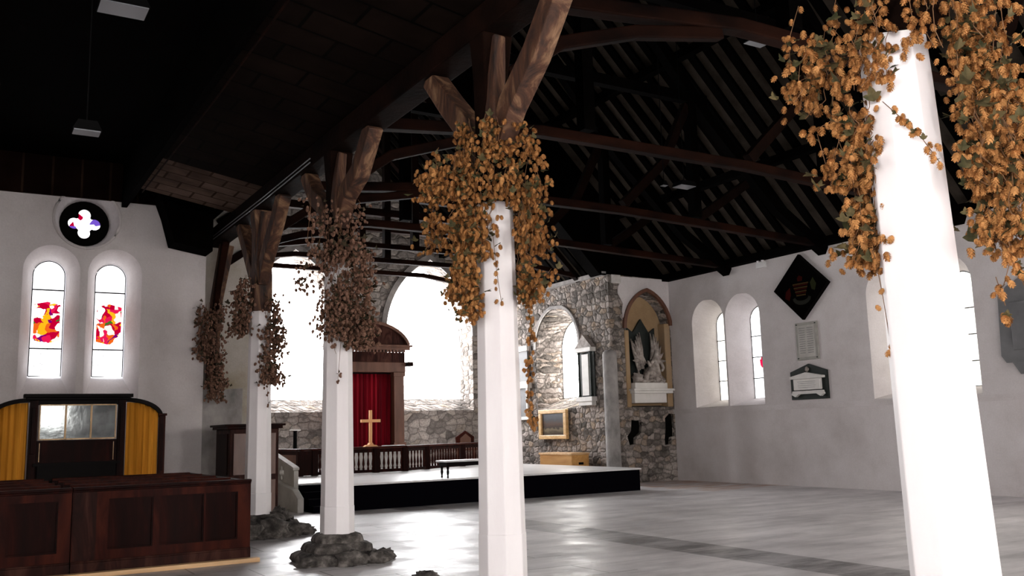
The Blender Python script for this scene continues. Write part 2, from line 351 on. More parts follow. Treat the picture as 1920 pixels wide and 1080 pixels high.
# plane maps: P(u, z, depth outwards)
PR = lambda X: (lambda u, z, d: Vector((X+d, u, z)))      # right-hand walls
PL = lambda X: (lambda u, z, d: Vector((X-d, u, z)))      # left-hand walls
PE = lambda Y: (lambda u, z, d: Vector((u, Y+d, z)))      # end walls facing the camera
PW = lambda Y: (lambda u, z, d: Vector((u, Y-d, z)))      # wall behind the camera
XR, XC, XA, XL = 18.84, 16.5, 4.4, -3.6
YN, YE, YA, YB = 21.86, 29.0, 18.8, -9.0

# ------------------------------------------------ floor and walls
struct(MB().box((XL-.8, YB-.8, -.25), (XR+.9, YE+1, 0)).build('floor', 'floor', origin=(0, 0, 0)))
# right wall with its pairs of lancets
glassR = glow('clear leaded daylight glass', (1, .955, .86), SOUTH)
glassRn = glow('bright leaded daylight glass', (1, .955, .88), 11.0)
glassR2 = glow('leaded daylight glass with coloured quarries', (1, .955, .86), SOUTH, stained(4.0, 'Y', 1.0, .16, .12, .4))
ops = []; wins = []
for k, c in enumerate((20.2, 18.8, 13.95, 12.55, 7.7, 6.3, 1.6, .2, -4.4, -5.8)):
    fr = arch(c, .67, 2.14, 4.62, 5.28); bk = arch(c-.0, .38, 2.34, 4.55, 4.95)
    ops.append((fr, bk, .75)); wins.append((bk, k))
wall('wall_right', PR(XR), [(YB, 0), (YN+.5, 0), (YN+.5, 6.12), (YB, 6.12)], ops, .75, 'plaster')
for bk, k in wins:
    window(PR(XR), bk, 0.72, glassR2 if k == 1 else (glassR if k < 4 else glassRn), bars=(2.9, 3.5, 4.1))
struct(MB().box((XR-.07, YB, 2.04), (XR, YN, 2.11)).box((XR-.04, YB, 1.98), (XR, YN, 2.04)).build('trim_1', 'plaster'))
# nave end wall beside the chancel: rubble below, whitewash above, pointed recess
nf = arch(17.92, .89, .95, 4.55, 5.74)
nb = arch(17.92, .80, .95, 4.52, 5.60)
hole1 = rough_line([(16.98, 1.35), (17.06, 1.08), (17.28, 1.12), (17.30, 1.30), (17.5, 1.45), (17.52, 1.82), (17.16, 1.84), (17.12, 1.5), (16.98, 1.35)], .03, 3, .15)[:-1]
hole2 = rough_line([(18.40, 1.05), (18.62, 1.08), (18.66, 1.28), (18.79, 1.32), (18.79, 1.98), (18.62, 2.0), (18.44, 1.86), (18.42, 1.4), (18.40, 1.05)], .02, 5, .15)[:-1]
# the recess starts above the holes
nf = arch(17.92, .89, 2.2, 4.55, 5.74); nb = arch(17.92, .80, 2.25, 4.52, 5.60)
wall('wall_niche', PE(YN), [(XC, 0), (XR, 0), (XR, 6.13), (XC, 6.16)], [(nf, nb, .34), (hole1, hole1, .4), (hole2, hole2, .4)], .7, 'rubble')
for nm_, hh_ in (('trim_21', hole1), ('trim_22', hole2)): struct(MB().prism(hh_, PE(YN), .12, .2).build(nm_, 'blackrecess'))  # black liners that stand for the shade inside the holes
pl = rough_line([(16.98, 6.12), (16.84, 5.6), (17.02, 5.3), (17.0, 4.9), (17.06, 4.5)], .05, 4, .16)
hood = [q for q in arch(17.92, .90, 2.2, 4.55, 5.76, 12)[2:]][::-1]
pts = pl+[q for q in hood if q[1] > 4.5][1:]+[(18.83, 6.12)]
struct(MB().prism([(min(a, 18.83), b) for a, b in pts], PE(YN), -.025, 0).build('trim_2', 'plaster'))
hm = [(min(a, 18.80), b) for a, b in arch(17.92, .90, 2.2, 4.55, 5.76, 12)[2:] if b > 4.45 and a < 18.82]
struct(MB().sweep([PE(YN)(a, b, -.05) for a, b in hm], (.10, .09), (0, -1, 0)).build('trim_3', 'walnut'))
struct(MB().prism(arch(17.92, .79, 2.25, 4.52, 5.59), PE(YN), .30, .335).build('trim_4', 'niche'))
struct(MB().box((17.03, YN-.03, 2.2), (17.19, YN+.3, 4.5)).box((18.58, YN-.02, 2.2), (18.80, YN+.3, 4.75)).build('trim_5', 'niche', bevel=.03))
struct(MB().box((XC+.1, YN-.06, 5.9), (16.95, YN, 6.16)).build('trim_6', 'palestone', bevel=.02))
# chancel right wall
f = arch(24.72, 1.22, 2.25, 4.25, 5.45); b = arch(24.72, .80, 2.62, 4.2, 5.12)
wall('wall_chancel_right', PR(XC), [(YN+.7, 0), (YE+.6, 0), (YE+.6, 6.17), (YN+.7, 6.15)], [(f, b, .8)], .8, 'rubble')
glassE = glow('east daylight glass', (1, .99, 1), EAST)
window(PR(XC), b, .76, glow('bright daylight glass', (1, .97, .93), EAST*.9))
struct(MB().sweep([PR(XC)(a, z, -.03) for a, z in arch(24.72, 1.30, 2.3, 4.25, 5.53)[2:]], (.10, .06), (-1, 0, 0)).build('trim_7', 'dressed'))
struct(MB().sweep([(XC-.06, YN+.1, 6.2), (XC-.06, YE, 6.22)], (.16, .12)).build('trim_8', 'dressed'))
# chancel end wall
ops = []
for c in (9.2, 14.05):
    f = arch(c, 1.67, 2.36, 5.0, 7.62); b = arch(c, 1.55, 2.77, 4.98, 7.50); ops.append((f, b, .8))
wall('wall_chancel_end', PE(YE), [(5.0, 0), (XC+.5, 0), (XC+.5, 6.2), (10.85, 12.0), (5.0, 6.2)], ops, .8, 'rubble_light')
for f, b, d in ops: window(PE(YE), b, .76, glassE)
for i, (f, b, d) in enumerate(ops):
    n = len(f); mb = MB()
    for j in range(1, n):       # worn ashlar dressings lining the jambs
        if j == 1: pass
        a0, a1 = f[j], f[(j+1) % n]; b0, b1 = b[j], b[(j+1) % n]
        q = lambda p, dd, k: PE(YE)(p[0]*(1-k)+p[0]*k, p[1], dd)
        mb.add([PE(YE)(a0[0], a0[1], -.02), PE(YE)(a1[0], a1[1], -.02), PE(YE)(b1[0]*.985+f[j][0]*.015, b1[1], .7), PE(YE)(b0[0]*.985+f[j][0]*.015, b0[1], .7)], [(0, 1, 2, 3)])
    struct(mb.build('trim_%d' % (9+i), 'rubble'))
    struct(MB().sweep([PE(YE)(a, z, -.03) for a, z in arch((f[0][0]+f[1][0])/2, 1.76, 2.5, 5.0, 7.74, 14)[2:]], (.2, .08), (0, -1, 0)).build('trim_%d' % (15+i), 'dressed'))
    c = (f[0][0]+f[1][0])/2
    mb = MB(); mb.add([PE(YE)(c-1.67, 2.36, -.02), PE(YE)(c+1.67, 2.36, -.02), PE(YE)(c+1.55, 2.775, .7), PE(YE)(c-1.55, 2.775, .7)], [(0, 1, 2, 3)])
    struct(mb.build('trim_%d' % (11+i), 'rubble'))
wall('wall_chancel_left', PL(5.2), [(20.2, 0), (YE, 0), (YE, 6.2), (20.2, 6.2)], [], .6, 'rubble')
# stub of stone wall that closes the arcade, with a dressed plinth and dirty plaster above
struct(MB().box((4.14, 19.25, 0), (5.2, 20.2, 7.1)).build('wall_arcade_end', 'oldplaster'))
struct(MB().prism(rough_line([(4.03, 0), (5.0, 0), (5.0, 2.62), (4.62, 2.60), (4.42, 2.66), (4.03, 2.62), (4.03, 0)], .012, 8)[:-1], PE(19.1), 0, .15).build('trim_13', 'dressed', bevel=.02))
# aisle end wall: two lancets under a quatrefoil roundel
lops = []
for c in (1.37, 2.46):
    f = arch(c, .48, 2.30, 4.78, 5.26); b = arch(c, .275, 2.86, 4.78, 5.06); lops.append((f, b, .7))
def circ(c, z, r, n=32): return [(c+r*math.cos(2*PI*k/n-PI/2), z+r*math.sin(2*PI*k/n-PI/2)) for k in range(n)]
ro = circ(1.93, 5.82, .56); rb = circ(1.93, 5.82, .40)
wall('wall_aisle_end', PE(YA), [(XL, 0), (4.14, 0), (4.14, 7.2), (XL, 7.2)], lops+[(ro, rb, .7)], .7, 'plaster')
gl = [glow('stained glass with crimson figure', (1, .97, .98), 1.15, stained(1.3, 'X', 1.02, .40, .225, .40)),
      glow('stained glass with red and gold figure', (1, .97, .98), 1.15, stained(5.1, 'X', 1.02, .40, .225, .37))]
for i, (f, b, d) in enumerate(lops):
    w = window(PE(YA), b, .64, gl[i], bars=(3.38, 4.5))
# roundel: dark stone plate pierced by a quatrefoil
def quatre(c, z, s):
    out = []
    for q in range(4):
        ca, sa = math.cos(q*PI/2-PI/2), math.sin(q*PI/2-PI/2)
        for k in range(13):
            a = q*PI/2-PI/2 + (-115+k*230/12)*PI/180
            out.append((c+s*(.58*ca)+s*.36*math.cos(a), z+s*(.58*sa)+s*.36*math.sin(a)))
    return out
Q = quatre(1.93, 5.82, .31); RB2 = circ(1.93, 5.82, .455)
WN[0] += 1
rw = bpy.data.objects.new('window_%d' % WN[0], None); COL.objects.link(rw); rw.location = (1.93, YA+.5, 5.4); struct(rw)
mb = MB(); P = PE(YA)
t = tessellate_polygon([[Vector((a, b_, 0)) for a, b_ in L] for L in (RB2, Q)]); fl = RB2+Q
for d in (.5, .56): mb.add([P(a, b_, d) for a, b_ in fl], [tuple(x) for x in t])
n = len(Q); mb.add([P(a, b_, .5) for a, b_ in Q]+[P(a, b_, .56) for a, b_ in Q], [(i, (i+1) % n, (i+1) % n+n, i+n) for i in range(n)])
mb.build('quatrefoil_plate', 'blackrecess', rw)
def roundglass(nt, e):
    tc = N(nt, 'ShaderNodeTexCoord'); vo = N(nt, 'ShaderNodeTexVoronoi'); vo.inputs['Scale'].default_value = 9; nt.links.new(tc.outputs['Object'], vo.inputs['Vector'])
    sp = N(nt, 'ShaderNodeSeparateColor'); nt.links.new(vo.outputs['Color'], sp.inputs[0])
    c = ramp(nt, sp.outputs[0], [(0, (.16, .0, .01)), (.09, (.06, .03, .2)), (.16, (.9, .8, .2)), (.2, (1, .98, 1))]); c.node.color_ramp.interpolation = 'CONSTANT'
    nt.links.new(c, e.inputs[0])
MB().prism(circ(1.93, 5.82, .38), P, .58, .6).build('pane', glow('roundel glass', (1, 1, 1), 1.3, roundglass), rw)
struct(MB().tube([P(a, b_, -.01) for a, b_ in circ(1.93, 5.82, .58)+[circ(1.93, 5.82, .58)[0]]], .03, 6).build('trim_14', 'plaster'))
struct(MB().box((XL, YA-.06, 6.2), (3.2, YA, 7.2)).build('wall_gable_brick', 'brick'))
# aisle side wall, its windows added to replace a flash; wall behind the camera
nops = [(arch(c, .9, 1.9, 3.8, 4.6), arch(c, .7, 2.1, 3.75, 4.4), .7) for c in (-5.5, -1.5, 2.5, 6.5)]
wall('wall_left', PL(XL), [(YB, 0), (YA, 0), (YA, 7.2), (YB, 7.2)], nops, .7, 'plaster')
glN = glow('added north glass', (1, .97, .95), NORTH_FILL)  # unseen aisle panes, added to light the near pillar like a flash
for k, (f, b, d) in enumerate(nops): window(PL(XL), b, .66, glN if k < 2 else glow('added north glass near the lancets', (1, .97, .95), 7) if k == 2 else glow('added dim north glass', (1, .97, .95), 3))  # all four aisle windows are added
wops = [(arch(c, 1.5, 2.0, 4.8, 6.2), arch(c, 1.25, 2.2, 4.75, 6.0), .7) for c in (2.75, 8.5, 13.6)]
wall('wall_back', PW(YB), [(XL, 0), (XR, 0), (XR, 6.2), (11.6, 13.4), (4.4, 6.3), (4.4, 7.2), (XL, 7.2)], wops, .7, 'plaster')
glW = glow('west daylight glass', (1, .96, .93), WEST)
for k, (f, b, d) in enumerate(wops): window(PW(YB), b, .66, glW)

# ------------------------------------------------ roof
RX, RZ = 11.6, 13.34
def slope(name, x0, z0, x1, z1, y0, y1, mat, t=.08):
    return struct(MB().add([(x0, y0, z0), (x0, y1, z0), (x1, y1, z1), (x1, y0, z1), (x0, y0, z0+t), (x0, y1, z0+t), (x1, y1, z1+t), (x1, y0, z1+t)],
        [(0, 1, 2, 3), (7, 6, 5, 4), (0, 4, 5, 1), (1, 5, 6, 2), (2, 6, 7, 3), (3, 7, 4, 0)]).build(name, mat))
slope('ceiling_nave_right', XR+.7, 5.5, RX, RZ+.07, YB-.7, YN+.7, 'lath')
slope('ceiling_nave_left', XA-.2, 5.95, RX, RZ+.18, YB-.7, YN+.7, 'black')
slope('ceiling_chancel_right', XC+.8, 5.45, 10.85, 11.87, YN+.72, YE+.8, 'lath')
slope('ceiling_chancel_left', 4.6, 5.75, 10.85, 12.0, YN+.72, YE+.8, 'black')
# boarded gable between the higher nave roof and the chancel roof
struct(MB().prism([(XC-.2, 6.15), (XR+.1, 6.1), (RX, RZ+.1), (XA-.1, 6.1), (5.0, 6.15), (10.85, 11.8)], PE(YN+.1), 0, .5).build('wall_gable', 'black'))
struct(MB().box((XL-.7, YB-.7, 6.95), (5.4, YA+.7, 7.1)).build('ceiling_aisle', 'black'))
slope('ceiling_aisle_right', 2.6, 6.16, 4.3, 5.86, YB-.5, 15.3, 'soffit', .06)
slope('ceiling_aisle_lit_end', 2.6, 6.16, 4.3, 5.86, 15.3, 17.4, 'soffit_lit', .06)
struct(MB().box((2.52, YB, 6.1), (2.62, YA, 7.0)).build('ceiling_aisle_fascia', 'black'))
# common rafters over the nave and chancel, one object each
def rafter(x0, z0, x1, z1, y, n=(0, 0)):
    return MB().beam((x0, y, z0), (x1, y, z1), .30, .14)
first = {}
def rafters(key, x0, z0, x1, z1, ys, label, group, w):
    o0 = None
    for y in ys:
        if o0 is None:
            o0 = MB().beam((x0, y, z0), (x1, y, z1), w, .085).build('common_rafter', 'black'); tag(o0, label, 'rafter', group)
        else:
            o = o0.copy(); COL.objects.link(o); o.location.y = o0.location.y+(y-ys[0])
rafters('n', XR+.05, 6.08, RX, RZ, [.6+.52*i for i in range(41)], 'black rafter over the right wall, crossing the grey plaster strips of the nave roof', 'common rafters of the nave roof', .21)
rafters('c', XC+.05, 6.18, 10.85, 11.78, [22.9+.45*i for i in range(13)], 'black rafter of the lower roof beyond, over the rubble wall with the arched window', 'common rafters of the chancel roof', .24)
# purlins
def purlin(x, z, y0, y1, lab, w=.22, h=.2):
    tag(MB().beam((x, y0, z), (x, y1, z), w, h).build('purlin', 'black'), lab, 'purlin')
purlin(16.7, 7.92, YB, YN, 'lowest black purlin running along the nave roof above the hatchment wall')
purlin(14.3, 10.32, YB, YN, 'higher black purlin running along the nave roof slope')
purlin(14.55, 7.85, YN+.7, YE, 'black purlin along the roof of the far chancel, over the stone wall')
tag(MB().beam((XR-.1, YB, 6.16), (XR-.1, YN, 6.16), .34, .2).build('wall_plate', 'black'), 'black timber wall plate lying along the top of the white right wall', 'beam')
pb = MB().beam((XA, YB, 5.68), (XA, 19.3, 5.68), .34, .3).build('arcade_plate', 'oakdark', bevel=.02)
tag(pb, 'long dark timber plate running above all the white pillars', 'beam')
for k, (dy, lab) in enumerate(((0, 'upper of two thin grey cables clipped along the long dark plate'), (.06, 'lower of two thin grey cables clipped along the long dark plate'))):
    tag(MB().tube([(XA-.19, 12.6, 5.62-dy), (XA-.19, 15, 5.60-dy), (XA-.19, 18.6, 5.62-dy)], .009, 6).build('cable', 'metal'), lab, 'cable')
# trusses
trY = [3.0, 7.55, 11.95, 15.75, 19.2]
trlab = ['red-brown roof truss above the nearest pillar with hops at the right', 'red-brown roof truss springing from the second pillar, wrapped in golden hops', 'red-brown roof truss springing from the pillar on the stepped stone base',
         'red-brown roof truss springing from the far white pillar beside the pews', 'red-brown roof truss over the front of the black stage']
for Y, lab in zip(trY, trlab):
    r = thing('roof_truss', lab, 'roof truss', (XA, Y, 5.3), 'roof trusses of the nave')
    MB().sweep([(XA+.17, Y, 6.02), (6, Y, 6.16), (7.8, Y, 6.36), (12.3, Y, 6.36), (XR-.05, Y, 6.12)], (.2, .17)).build('tie_beam', 'oakred', r, .02)
    MB().sweep([(XA+.16, Y, 5.15), (5.2, Y, 5.62), (6.2, Y, 5.95), (7.5, Y, 6.2)], (.14, .15)).build('brace', 'oakred', r, .02)
    MB().sweep([(XR-.04, Y, 5.95), (17.2, Y, 6.9), (15, Y, 8.9), (RX, Y, 12.9)], (.24, .26)).build('principal_rafter', 'black', r)
    MB().sweep([(XA+.1, Y, 6.0), (6, Y, 7.1), (RX, Y, 12.7)], (.24, .26)).build('principal_rafter', 'black', r)
    MB().box((8.6, Y-.11, 6.5), (8.82, Y+.11, 10.0)).build('queen_post', 'black', r); MB().box((14.4, Y-.11, 6.4), (14.62, Y+.11, 9.3)).build('queen_post', 'black', r)
    MB().beam((8.2, Y, 9.3), (15, Y, 9.3), .2, .24).build('collar', 'black', r)
    MB().sweep([(12.4, Y, 6.5), (13.6, Y, 7.6), (14.4, Y, 9.1)], (.16, .2)).build('strut', 'oakdark', r)
    MB().sweep([(14.6, Y, 6.4), (16.2, Y, 7.4)], (.16, .2)).build('strut', 'oakdark', r)
for i, (Y, lab) in enumerate(((23.3, 'nearest roof truss over the chancel, its pale edge catching window light'), (25.3, 'middle chancel roof truss before the far bright windows'), (27.3, 'farthest chancel roof truss close above the bright windows'))):
    r = thing('roof_truss', lab, 'roof truss', (5.2, Y, 6.2))
    MB().sweep([(5.2, Y, 6.3), (8, Y, 6.75), (13, Y, 6.75), (XC, Y, 6.3)], (.16, .14)).build('tie_beam', 'oakred', r, .02)
    MB().sweep([(XC, Y, 6.2), (10.85, Y, 11.6)], (.2, .22)).build('principal_rafter', 'oakdark', r)
    MB().sweep([(5.2, Y, 6.2), (10.85, Y, 11.6)], (.2, .22)).build('principal_rafter', 'oakdark', r)
    MB().beam((7.4, Y, 8.2), (14.3, Y, 8.2), .2, .22).build('collar', 'oakred', r)
    MB().box((10.75, Y-.1, 6.8), (10.95, Y+.1, 11.3)).build('king_post', 'oakdark', r)
# dark timber haunch in the corner of the aisle end wall
tag(MB().prism([(3.25, 5.9), (3.40, 5.36), (4.12, 5.24), (4.12, 6.3), (3.1, 6.3)], PE(18.15), 0, .62).build('timber_haunch', 'black'), 'black boarded timber haunch in the corner beside the round window', 'bracket')
tag(MB().sweep([(2.66, 17.3, 6.06), (2.7, 12, 6.05), (2.66, 4, 6.06)], (.018, .02)).build('conduit', 'oakred'), 'thin pale conduit running along the aisle ceiling from the round window', 'conduit')

# ------------------------------------------------ pillars
def octa(mb, c, prof): mb.lathe((c[0], c[1], 0), [(a/math.cos(PI/8), z) for a, z in prof], 8, False, PI/8)
LEAN = [(-.05, .065), (0, 0), (0, 0), (0, 0)]
pil = [(3.0, 3.72, 'nearest white octagonal pillar at the far right, hops hanging on both sides', 0.0),
       (7.6, 3.82, 'middle white octagonal pillar under the biggest hop garland', 0.0),
       (11.95, 3.98, 'white octagonal pillar on a stepped weathered stone base', .33),
       (15.75, 3.76, 'far slender white pillar rising behind the end of the mahogany pews', .30)]
def stepbase(y, lab_seed, wide):
    mb = MB(); rnd = random.Random(lab_seed)
    for (hw, z0, z1) in wide:
        n = 20; prof = []
        ring = []
        for k in range(n):
            a = 2*PI*k/n; rr = hw*(1/max(abs(math.cos(a)), abs(math.sin(a))))**.92*rnd.uniform(.95, 1.03); ring.append((math.cos(a)*rr, math.sin(a)*rr))
        layers = [(1.0, z0), (1.04, z0+(z1-z0)*.3), (1.0, z0+(z1-z0)*.7), (.93, z0+(z1-z0)*.88), (.84, z1), (.3, z1+.004)]
        vs = [(XA+x*s*rnd.uniform(.98, 1.02), y+yy*s*rnd.uniform(.98, 1.02), z+rnd.uniform(-.008, .008)*(z > 0)) for s, z in layers for x, yy in ring]
        fs = [(i*n+k, i*n+(k+1) % n, (i+1)*n+(k+1) % n, (i+1)*n+k) for i in range(len(layers)-1) for k in range(n)]+[tuple(5*n+k for k in range(n))]
        mb.add(vs, fs, True)
    return mb
for i, (y, top, lab, zb) in enumerate(pil):
    r = thing('pillar', lab, 'pillar', (XA, y, 0), 'white octagonal arcade pillars')
    mb = MB(); octa(mb, (XA, y), [(.210, max(zb, 0)), (.208, .70), (.203, .71), (.172, top-.25), (.166, top)])
    lx, ly = LEAN[i]
    for v in mb.v: v.x += lx*v.z/top; v.y += ly*v.z/top
    mb.build('shaft', 'paint', r, .008)
    if zb:
        w = [(.50, 0, .14), (.40, .12, .25), (.29, .23, .36)] if i == 2 else [(.60, 0, .15), (.40, .13, .36)]
        stepbase(y, i+3, w).build('base', 'basestone', r)
        if i == 3:
            b2 = MB()
            for k, (dx, dy, s, z) in enumerate(((.45, -.35, .28, .16), (.7, -.3, .2, .1), (-.3, -.45, .3, .2), (.1, -.5, .28, .2), (.35, -.1, .25, .27))): b2.blob((XA+dx, y+dy, z*.6), (s, s*.8, z), k+20, .22)
            b2.build('broken_plinth', 'basestone', r)
        else:
            b2 = MB()
            for k, (dx, dy, s, z) in enumerate(((.55, -.25, .16, .09), (-.45, -.3, .2, .1), (.35, -.5, .2, .1), (0, -.52, .22, .12))): b2.blob((XA+dx, y+dy, z*.5), (s, s*.8, z), k+40, .2)
            b2.build('broken_plinth', 'basestone', r)
    if i == 1 or i == 0:
        stepbase(y, i+3, [(.34, 0, .12)]).build('base', 'basestone', r)
    # timber post with its braces to the plate
    pr = thing('arcade_post', ['oak post with curved braces on the nearest pillar at right', 'oak post with long pale braces above the middle pillar', 'dark oak post with braces above the pillar on the stone base', 'grey-brown oak post with braces above the far slender pillar'][i],
               'timber post', (XA, y, top), 'oak posts between pillars and plate')
    MB().sweep([(XA, y, top), (XA+.01, y-.02, top+.6), (XA, y+.02, 5.1), (XA, y, 5.54)], [(.34, .32), (.30, .28), (.27, .25), (.34, .3)], (0, 1, 0)).build('post', 'oakdark' if i < 3 else 'oak', pr, .02)
    MB().sweep([(XA-.02, y-.14, top+.5), (XA-.02, y-.42, top+.88), (XA-.01, y-.85, 5.05), (XA, y-1.3, 5.56)], [(.17, .22), (.20, .25), (.20, .24), (.2, .22)], (0, 0, 1)).build('brace', 'oak', pr, .015)
    MB().sweep([(XA-.02, y+.14, top+.5), (XA-.02, y+.42, top+.88), (XA-.01, y+.85, 5.1), (XA, y+1.3, 5.56)], [(.17, .22), (.20, .25), (.20, .24), (.2, .22)], (0, 0, 1)).build('brace', 'oak', pr, .015)
    MB().sweep([(XA-.05, y-.17, top+.45), (XA-.08, y-.19, top+.8), (XA-.04, y-.15, top+1.2), (XA, y-.12, 5.5)], [(.12, .16), (.15, .18), (.14, .16), (.13, .14)], (0, 1, 0)).build('curved_strut', 'oak', pr, .02)
# respond post against the arcade end wall
rp = thing('respond_post', 'slanting weathered timber post against the rubble stub wall, dark hops below', 'timber post', (4.4, 19.0, 2.66))
MB().sweep([(4.36, 18.98, 2.66), (4.36, 18.98, 3.6), (4.40, 18.95, 4.4), (4.52, 18.7, 5.5)], [(.24, .22), (.22, .2), (.22, .2), (.26, .24)], (0, 1, 0)).build('post', 'oak', rp, .02)
MB().sweep([(4.34, 18.86, 2.66), (4.33, 18.86, 3.7), (4.36, 18.7, 4.6), (4.4, 18.3, 5.5)], [(.1, .1), (.1, .12), (.12, .14), (.14, .16)], (0, 1, 0)).build('brace', 'oakred', rp, .02)
tag(MB().blob((4.70, 9.90, .0), (.17, .14, .07), 9, .2).build('stone_fragment', 'basestone'), 'small dark lump of broken stone on the floor just left of the middle pillar', 'stone')

# ------------------------------------------------ hops
def cone_mesh(seed, L=.064, R=.0185):
    rnd = random.Random(seed); mb = MB(); rows = 6
    mb.lathe((0, 0, 0), [(R*.2, 0), (R*.62, -L*.2), (R*.7, -L*.5), (R*.4, -L*.85), (R*.05, -L)], 5)
    for i in range(rows):
        t = i/(rows-1); z = -L*(.02+.72*t); rr = R*(.62+.5*math.sin(PI*(.2+.65*t)))*(1 if t < .9 else .7); n = 6 if i < rows-1 else 4
        for k in range(n):
            a = 2*PI*(k+.5*(i % 2))/n+rnd.uniform(-.15, .15); w = .75*PI/n*1.3
            p = lambda aa, r_, zz: (r_*math.cos(aa), r_*math.sin(aa), zz)
            mb.add([p(a-w*.5, rr*.42, z), p(a+w*.5, rr*.42, z), p(a+w*.9, rr*1.0, z-L*.12), p(a, rr*1.34, z-L*.25), p(a-w*.9, rr*1.0, z-L*.12)], [(0, 1, 2, 3, 4)])
    return mb
CM = [cone_mesh(s) for s in range(4)]
CS = []
for s in range(2):     # lighter cones for the far garlands
    mb = MB(); mb.lathe((0, 0, 0), [(.006, 0), (.021, -.012), (.018, -.02), (.023, -.027), (.017, -.036), (.018, -.042), (.008, -.052), (.001, -.058)], 6, False, s); CS.append(mb)
LEAF = [(0, 0), (.35, .18), (.62, .55), (.38, .62), (.3, .5), (.22, .8), (0, 1.12), (-.22, .8), (-.3, .5), (-.38, .62), (-.62, .55), (-.35, .18)]
def put(mb, src, p, rot, s):
    mb.add([p+(rot @ v)*s for v in src.v], src.f, False)
def garland(axis, name, label, masses, strands, n, seed, near, parts, csc=1.0, dimm=False, nleaf=None):
    """masses: (z0, z1, lateral0, lateral1, depth0, depth1, weight) in metres beside the pillar as met coming up the aisle"""
    rnd = random.Random(seed); ax, ay = axis; A = Vector((ax, ay, 0))
    vd = Vector((ax, ay, 0)).normalized(); lat = Vector((vd.y, -vd.x, 0))
    zt = max(q[1] for q in masses); g = thing(name, label, 'hop garland', (ax, ay, min(q[0] for q in masses)), 'dried hop garlands on the pillars')
    cones = []; leaves = []; stems = MB(); tot = sum(q[6] for q in masses)
    for q in masses:
        z0, z1, l0, l1, d0, d1, w = q; k = int(n*w/tot)
        ns = max(2, int(k/16))
        for s_ in range(ns):
            l = rnd.uniform(l0, l1); dp = rnd.uniform(d0, d1); za = z0+(z1-z0)*rnd.uniform(.25, 1); ln = min(za-z0+.05, rnd.uniform(.25, .9)); pts = []
            for j in range(7):
                t = j/6; pts.append(A+lat*(l*(1+.15*t)+rnd.uniform(-.03, .03))+vd*(dp+rnd.uniform(-.03, .03))+Vector((0, 0, za-ln*t)))
            stems.tube(pts, .0035*csc, 4)
            for c in range(int(k/ns)):
                t = rnd.random(); i = min(5, int(t*6)); p = pts[i].lerp(pts[i+1], t*6-i)
                sp = .06
                p = p+Vector((rnd.gauss(0, sp), rnd.gauss(0, sp), rnd.gauss(0, .02)))
                cones.append((p, rnd.uniform(.75, 1.2)*csc))
                if rnd.random() < .30: leaves.append((p+Vector((rnd.gauss(0, .03), rnd.gauss(0, .03), rnd.gauss(0, .03))), rnd.uniform(.04, .085)))
    for pts, dens in strands:
        P3 = [A+lat*l+vd*d+Vector((0, 0, z)) for l, d, z in pts]; stems.tube(P3, .003*csc, 5)
        for a, b in zip(P3, P3[1:]):
            k = max(1, int((b-a).length*dens))
            for j in range(k):
                p = a.lerp(b, rnd.random())
                for _ in range(rnd.choice((1, 1, 2))): cones.append((p+Vector((rnd.gauss(0, .022), rnd.gauss(0, .022), rnd.gauss(0, .012))), rnd.uniform(.75, 1.1)*csc))
                if rnd.random() < .35: leaves.append((p, rnd.uniform(.03, .06)*csc))
    # keep clear of the pillar's own body
    def ok(p): return (p.x-ax)**2+(p.y-ay)**2 > .2**2 or p.z > 5.5
    cones = [c for c in cones if ok(c[0])]; leaves = [c for c in leaves if ok(c[0])]
    eye = Vector((0, 0, 1.65)); cones.sort(key=lambda c: (c[0]-eye).length-c[1]*1.0)
    def rot(): return Matrix.Rotation(rnd.uniform(0, 6.28), 3, 'Z') @ Matrix.Rotation(rnd.gauss(0, .38), 3, 'X') @ Matrix.Rotation(rnd.gauss(0, .38), 3, 'Y')
    src = CM if near else CS
    if parts:
        protos = [None]*len(src)
        for i, (p, s) in enumerate(cones[:parts]):
            k = i % len(src)
            if protos[k] is None:
                o = src[k].build('hop_cone', 'cone_dim' if dimm else 'cone', g, origin=(0, 0, 0)); protos[k] = o
            else: o = protos[k].copy(); COL.objects.link(o); o.parent = g
            o.location = p-g.location; o.rotation_euler = rot().to_euler(); o.scale = (s, s, s)
    mb = MB()
    for p, s in cones[parts:]: put(mb, src[rnd.randrange(len(src))], p, rot(), s)
    if mb.v:
        o = mb.build('hop_cones', 'cone_dim' if dimm else 'cone', g, recalc=False)
        if parts: o['kind'] = 'stuff'
    ml = MB()
    for p, s in leaves:
        R = Matrix.Rotation(rnd.uniform(0, 6.28), 3, 'Z') @ Matrix.Rotation(rnd.uniform(1.8, 3.4), 3, 'X') @ Matrix.Rotation(rnd.gauss(0, .3), 3, 'Y')
        vs = [p+R @ (Vector((x, y, .22*abs(x)-.15*y*y+rnd.uniform(-.06, .06)))*s) for x, y in LEAF]+[p+R @ (Vector((0, .5, -.06))*s)]
        ml.add(vs, [(12, i, (i+1) % 12) for i in range(12)])
    ml.build('leaves', 'leaf_dim' if dimm else 'leaf', g, recalc=False)
    stems.build('bines', 'stem', g, recalc=False)
    return g
